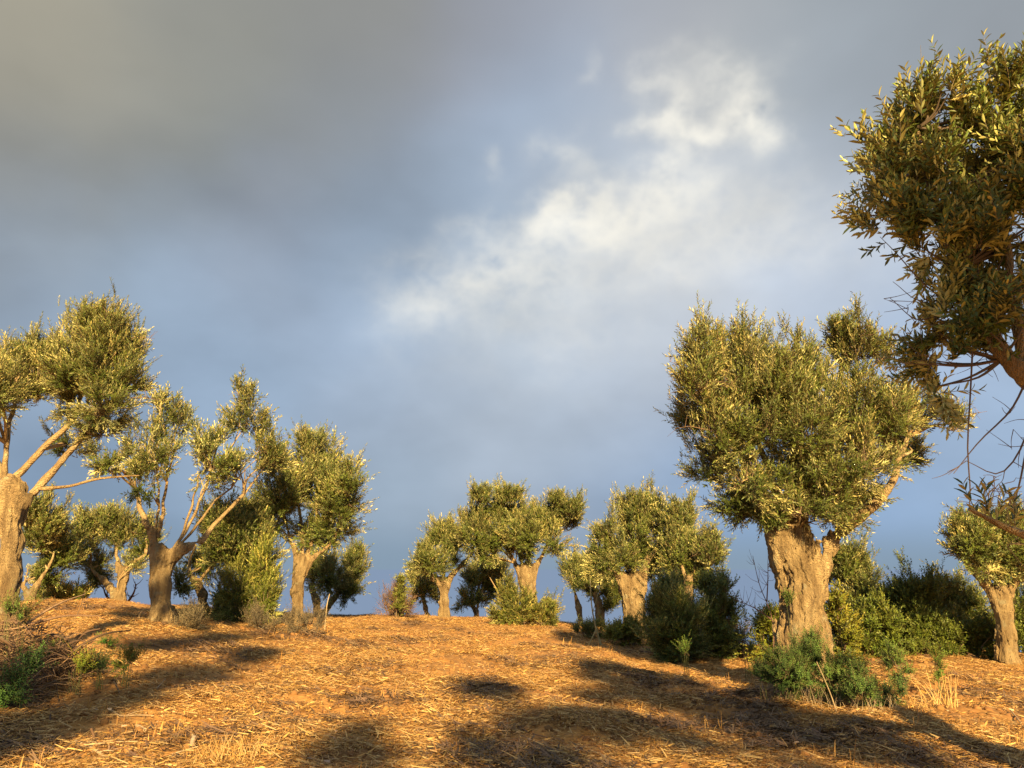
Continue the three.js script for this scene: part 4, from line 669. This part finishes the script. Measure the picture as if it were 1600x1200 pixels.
// tufts of dry grass that can be told apart
function tuft(label, foot, { n = 40, lo = 0.12, hi = 0.35, spread = 0.14, colors = STRAW, width = 0.004, lean = 0 }) {
  const p = groundPoint(...foot), o = thing('dry_grass_tuft', label, 'grass tuft', p, 'tufts of dry grass'), rnd = random(foot[0] * 3 + foot[1]), s = new Soup();
  for (let k = 0; k < n; k++) {
    const a = rnd() * 6.283, r = Math.sqrt(rnd()) * spread, O = V(Math.cos(a) * r, -0.03, Math.sin(a) * r), len = lo + rnd() * (hi - lo), out = 0.15 + rnd() * 0.5, b = rnd() * 6.283;
    const E = V(O.x + Math.cos(b) * len * out + lean * len, O.y + len * (1 - out * 0.35), O.z + Math.sin(b) * len * out), Mid = V().lerpVectors(O, E, 0.55).add(V(0, len * 0.08, 0)), c = colors[Math.floor(rnd() * colors.length)];
    s.tube([O, Mid, E], [width * 0.6, width * 0.5, width * 0.15], c, 3);
  }
  part('blades', s.build(), M.straw, o, 'stuff');
}
tuft('tall pale straw stalks standing right of the trailing weeds', [1470, 1106], { n: 22, lo: 0.2, hi: 0.52, spread: 0.22, width: 0.009, colors: [STRAW[0], STRAW[3]] });
tuft('bleached dry grass below the trailing weeds', [1300, 1108], { n: 70, lo: 0.12, hi: 0.4, spread: 0.35, colors: [[0.4, 0.33, 0.22], [0.5, 0.42, 0.28], [0.3, 0.23, 0.15]] });
tuft('dry grass fringe below the trunk-hugging weeds', [1228, 1100], { n: 50, lo: 0.12, hi: 0.4, spread: 0.25, colors: [[0.4, 0.33, 0.22], [0.34, 0.27, 0.17]] });
tuft('bleached grass tangle under the end of the weeds', [1370, 1116], { n: 60, lo: 0.1, hi: 0.3, spread: 0.32, colors: [[0.4, 0.33, 0.22], [0.5, 0.42, 0.28]] });
tuft('short golden stubble right of the weed ends', [1425, 1108], { n: 40, lo: 0.1, hi: 0.26, spread: 0.25, width: 0.006 });
tuft('large pale grass tuft at the bottom of the clearing', [370, 1192], { n: 90, lo: 0.12, hi: 0.36, spread: 0.3, colors: [STRAW[0], STRAW[3], STRAW[1]], width: 0.005 });
tuft('low grass tuft below the forked pale stick', [330, 1196], { n: 50, lo: 0.1, hi: 0.26, spread: 0.25, width: 0.005 });
tuft('thin dry tuft at the foot of the rust-coloured bush', [1120, 1016], { n: 40, lo: 0.15, hi: 0.4, spread: 0.35 });
tuft('dry grass standing below the grey-green shrub', [1040, 1014], { n: 50, lo: 0.15, hi: 0.45, spread: 0.6 });
tuft('dry grass clump at the base of the straight trunk', [440, 968], { n: 50, lo: 0.15, hi: 0.45, spread: 0.5 });
tuft('bleached grass beneath the golden shrub', [800, 974], { n: 60, lo: 0.15, hi: 0.5, spread: 1.2 });
tuft('orange dry fern clump below the upright shrub', [1424, 1022], { n: 60, lo: 0.2, hi: 0.45, spread: 0.25, colors: [[0.28, 0.13, 0.06], [0.34, 0.19, 0.09]] });
tuft('wispy grass on the brow beside the small sideways olive', [672, 966], { n: 40, lo: 0.15, hi: 0.4, spread: 0.9, colors: [[0.3, 0.28, 0.13], [0.4, 0.33, 0.18]] });

// canes and sticks
function stick(name, label, category, pts, r0, r1, color, forks = [], group) {
  const base = pts[0].clone(), o = thing(name, label, category, base, group), c = new THREE.CatmullRomCurve3(pts.map(p => p.clone().sub(base))), n = 14, q = c.getPoints(n), rnd = random(Math.round(base.x * 97 + 1000));
  const R = q.map((_, i) => mix(r0, r1, i / n) * (0.9 + rnd() * 0.2)), tone = p => { const k = 0.85 + 0.4 * noise(p.x * 13, p.y * 13, p.z * 13); return color.map(v => v * k); };
  part('shaft', new Soup().tube(q, R, tone, 7, 0.2, rnd).build(), M.twig, o);
  for (const [t, dx, dy, dz, k] of forks) { const a = c.getPoint(t), b = V(a.x + dx, a.y + dy, a.z + dz); part('side_twig', new Soup().tube([a, V().lerpVectors(a, b, 0.5).add(V(0.01, 0.01, 0)), b], [r0 * k, r0 * k * 0.8, r0 * k * 0.4], tone, 6, 0.2, rnd).build(), M.twig, o); }
}
const lying = (list, h = 0.02) => list.map(([px, py]) => { const p = groundPoint(px, py); p.y += h + Math.max(0, bump(p.x, p.z)); return p; });
const standing = (foot, list, dz = 0) => { const b = groundPoint(...foot); const d = -b.z; b.y -= 0.04; return [b, ...list.map(([px, py], k) => { const p = at(px, py, d); p.z += dz * (k + 1); return p; })]; };
const PALE = [0.50, 0.39, 0.24], BROWN = [0.17, 0.11, 0.07], CANE = [0.45, 0.42, 0.22];
stick('fallen_stick', 'long forked pale stick on the sunlit soil at lower left', 'stick', lying([[117, 1162], [140, 1172], [166, 1188], [196, 1199]]), 0.014, 0.010, PALE, [[0.25, 0.42, 0.02, -0.06, 0.7], [0.5, 0.16, 0.02, 0.05, 0.5]]);
stick('fallen_stick', 'straight pale stick beside the long forked stick', 'stick', lying([[124, 1164], [155, 1164], [198, 1160]]), 0.008, 0.005, PALE);
stick('fallen_stick', 'pale branching twig just above the forked stick', 'stick', lying([[172, 1112], [190, 1122], [214, 1124], [240, 1122]]), 0.009, 0.006, PALE, [[0.4, 0.12, 0.03, -0.15, 0.6]]);
stick('fallen_stick', 'short thick pale wood chunk on the soil', 'stick', lying([[213, 1140], [227, 1147]], 0.03), 0.022, 0.018, [0.6, 0.46, 0.27]);
stick('fallen_stick', 'thin curved twig leading to the pale grass tuft', 'stick', lying([[225, 1194], [262, 1184], [308, 1176]]), 0.008, 0.004, PALE);
stick('fallen_stick', 'dark crooked twig in the middle of the shaded soil', 'stick', lying([[952, 1070], [966, 1088], [978, 1104], [1002, 1130]]), 0.007, 0.004, BROWN, [[0.55, 0.06, 0.1, 0, 0.6]]);
stick('fallen_stick', 'pale bent stick at the bottom of the shaded soil', 'stick', lying([[922, 1176], [940, 1184], [966, 1196]]), 0.009, 0.006, PALE);
stick('fallen_stick', 'thin pale stick on the slope by the yellow-green plant', 'stick', lying([[74, 1046], [92, 1043], [112, 1042]]), 0.012, 0.006, [0.42, 0.36, 0.2]);
stick('fallen_stick', 'dark straight twig lying in the left shadow band', 'stick', lying([[244, 1084], [252, 1074], [258, 1068]], 0.05), 0.009, 0.005, [0.35, 0.26, 0.16]);
stick('fallen_stick', 'curved dark branch across the lower right shade', 'stick', lying([[800, 1132], [830, 1150], [862, 1158], [890, 1176]]), 0.008, 0.004, BROWN);
stick('fallen_stick', 'bright thin stick near the lower right corner', 'stick', lying([[1504, 1168], [1520, 1160]], 0.03), 0.010, 0.007, PALE);
stick('fallen_stick', 'long pale stalk lying at the right edge', 'stick', lying([[1580, 1116], [1590, 1128], [1600, 1142]], 0.04), 0.009, 0.006, PALE);
stick('fallen_stick', 'short white twig below the weeds', 'stick', lying([[1388, 1134], [1392, 1140], [1398, 1142]], 0.02), 0.009, 0.007, [0.55, 0.47, 0.35]);
stick('dead_stump', 'grey splintered little stump left of the pale grass tuft', 'stump', standing([300, 1170], [[301, 1158], [304, 1149]]), 0.030, 0.016, [0.3, 0.25, 0.2]);
stick('peg', 'short dark upright twig with a pale cut tip', 'twig', standing([150, 1160], [[146, 1148], [142, 1138]]), 0.010, 0.012, [0.2, 0.12, 0.07]);
stick('peg', 'leaning short twig in the left shadow band', 'twig', standing([189, 1086], [[183, 1074], [177, 1064]]), 0.010, 0.008, [0.25, 0.18, 0.12]);
stick('cane', 'tall single pale stalk on the brow near the straight trunk', 'stalk', standing([507, 986], [[509, 965], [511, 945], [515, 928]]), 0.018, 0.009, [0.5, 0.4, 0.25]);
stick('cane', 'tall pale green cane with crossing leg below the flat-topped olive', 'stalk', standing([941, 1012], [[932, 985], [925, 950], [922, 905]]), 0.026, 0.012, CANE, [[0.35, -0.3, -0.55, 0.05, 0.6], [0.6, 0.15, 0.5, 0, 0.4]]);
stick('cane', 'thin stalk leaning over the front weeds of the big trunk', 'stalk', standing([1310, 1116], [[1296, 1080], [1276, 1034]]), 0.008, 0.005, [0.45, 0.36, 0.22]);
stick('cane', 'thin leaning stalk crossing the bright green shrub', 'stalk', standing([345, 962], [[337, 940], [326, 922]]), 0.016, 0.008, [0.42, 0.36, 0.2]);
stick('cane', 'slanting pale pole leaning in the golden shrub', 'stalk', standing([806, 972], [[790, 945], [765, 902]]), 0.03, 0.016, [0.38, 0.28, 0.16]);
stick('cane', 'dark slanting stick on the mound by the V-shaped olive', 'stalk', standing([116, 968], [[124, 952], [134, 920]]), 0.012, 0.006, [0.2, 0.14, 0.09]);
stick('cane', 'short pale stick leaning on the forked trunk', 'stalk', standing([214, 968], [[219, 959], [225, 951]]), 0.014, 0.010, [0.5, 0.38, 0.22]);

// the rock by the dark shrub
{
  const p = groundPoint(1097, 1014); p.y -= 0.03;
  let g = new THREE.IcosahedronGeometry(0.19, 4); g = mergeVertices(g.deleteAttribute('normal').deleteAttribute('uv')); const q = g.attributes.position, c = [];
  for (let k = 0; k < q.count; k++) { const x = q.getX(k), y = q.getY(k), z = q.getZ(k), s = 1 + 0.5 * noise(x * 5, y * 5, z * 5) + 0.15 * noise(x * 14, y * 14, z * 14), t = 0.9 + 0.5 * noise(x * 20, y * 20, z * 20); q.setXYZ(k, x * s * 0.9, (y + 0.12) * s * 1.1, z * s); c.push(0.26 * t, 0.17 * t, 0.11 * t); }
  g.setAttribute('color', new THREE.Float32BufferAttribute(c, 3)); g.computeVertexNormals();
  const m = part('rock', g, M.rock, scene); m.position.copy(p); m.userData = { label: 'brown rock at the foot of the tall pointed shrub', category: 'rock' };
}
// the heap of cut branches at the left
{
  const rnd = random(333), p = onGround(30, 1000, 9.6), o = thing('brush_pile', 'heap of cut brown branches in front of the peeling trunk', 'brush pile', p), s = new Soup();
  const H = (x, z) => Math.max(0, 0.72 * (1 - Math.pow(x / 0.95, 2)) * (1 - Math.pow(z / 1.0, 2)));
  const line = (n, l0, l1, r, sink) => { const x = (rnd() * 2 - 1) * 0.8 - 0.2, z = (rnd() * 2 - 1) * 1.0, a = rnd() * 6.283, el = (rnd() - 0.3) * 0.8, len = l0 + rnd() * (l1 - l0), h = Math.max(0.03, H(x, z) * (sink ? rnd() : 1)), g = groundHeight(p.x + x, p.z + z) - p.y;
    const A = V(x, g + h, z), d = V(Math.cos(a) * Math.cos(el), Math.sin(el), Math.sin(a) * Math.cos(el)), B = V().copy(A).addScaledVector(d, len); B.y = Math.max(B.y, g + 0.02); const m = V().lerpVectors(A, B, 0.5).add(V((rnd() - 0.5) * 0.1, 0.05, (rnd() - 0.5) * 0.1)); return [A, m, B]; };
  const pal = [[0.16, 0.10, 0.065], [0.22, 0.14, 0.09], [0.28, 0.19, 0.12], [0.11, 0.075, 0.05], [0.33, 0.22, 0.13]];
  for (let k = 0; k < 40; k++) { const q = new THREE.CatmullRomCurve3(line(0, 0.35, 0.85, 0, false)).getPoints(7), c = pal[k % 5]; part('branch', new Soup().tube(q, q.map((_, i) => mix(0.017, 0.006, i / 7)), c, 6, 0.15, rnd).build(), M.twig, o); }
  for (let k = 0; k < 2400; k++) s.tube(line(0, 0.1, 0.45, 0, true), [0.0065, 0.005, 0.002], pal[Math.floor(rnd() * 5)], 3);
  part('twig', s.build(), M.twig, o, 'stuff');
}
console.log('all done');
renderer.render(scene, camera);
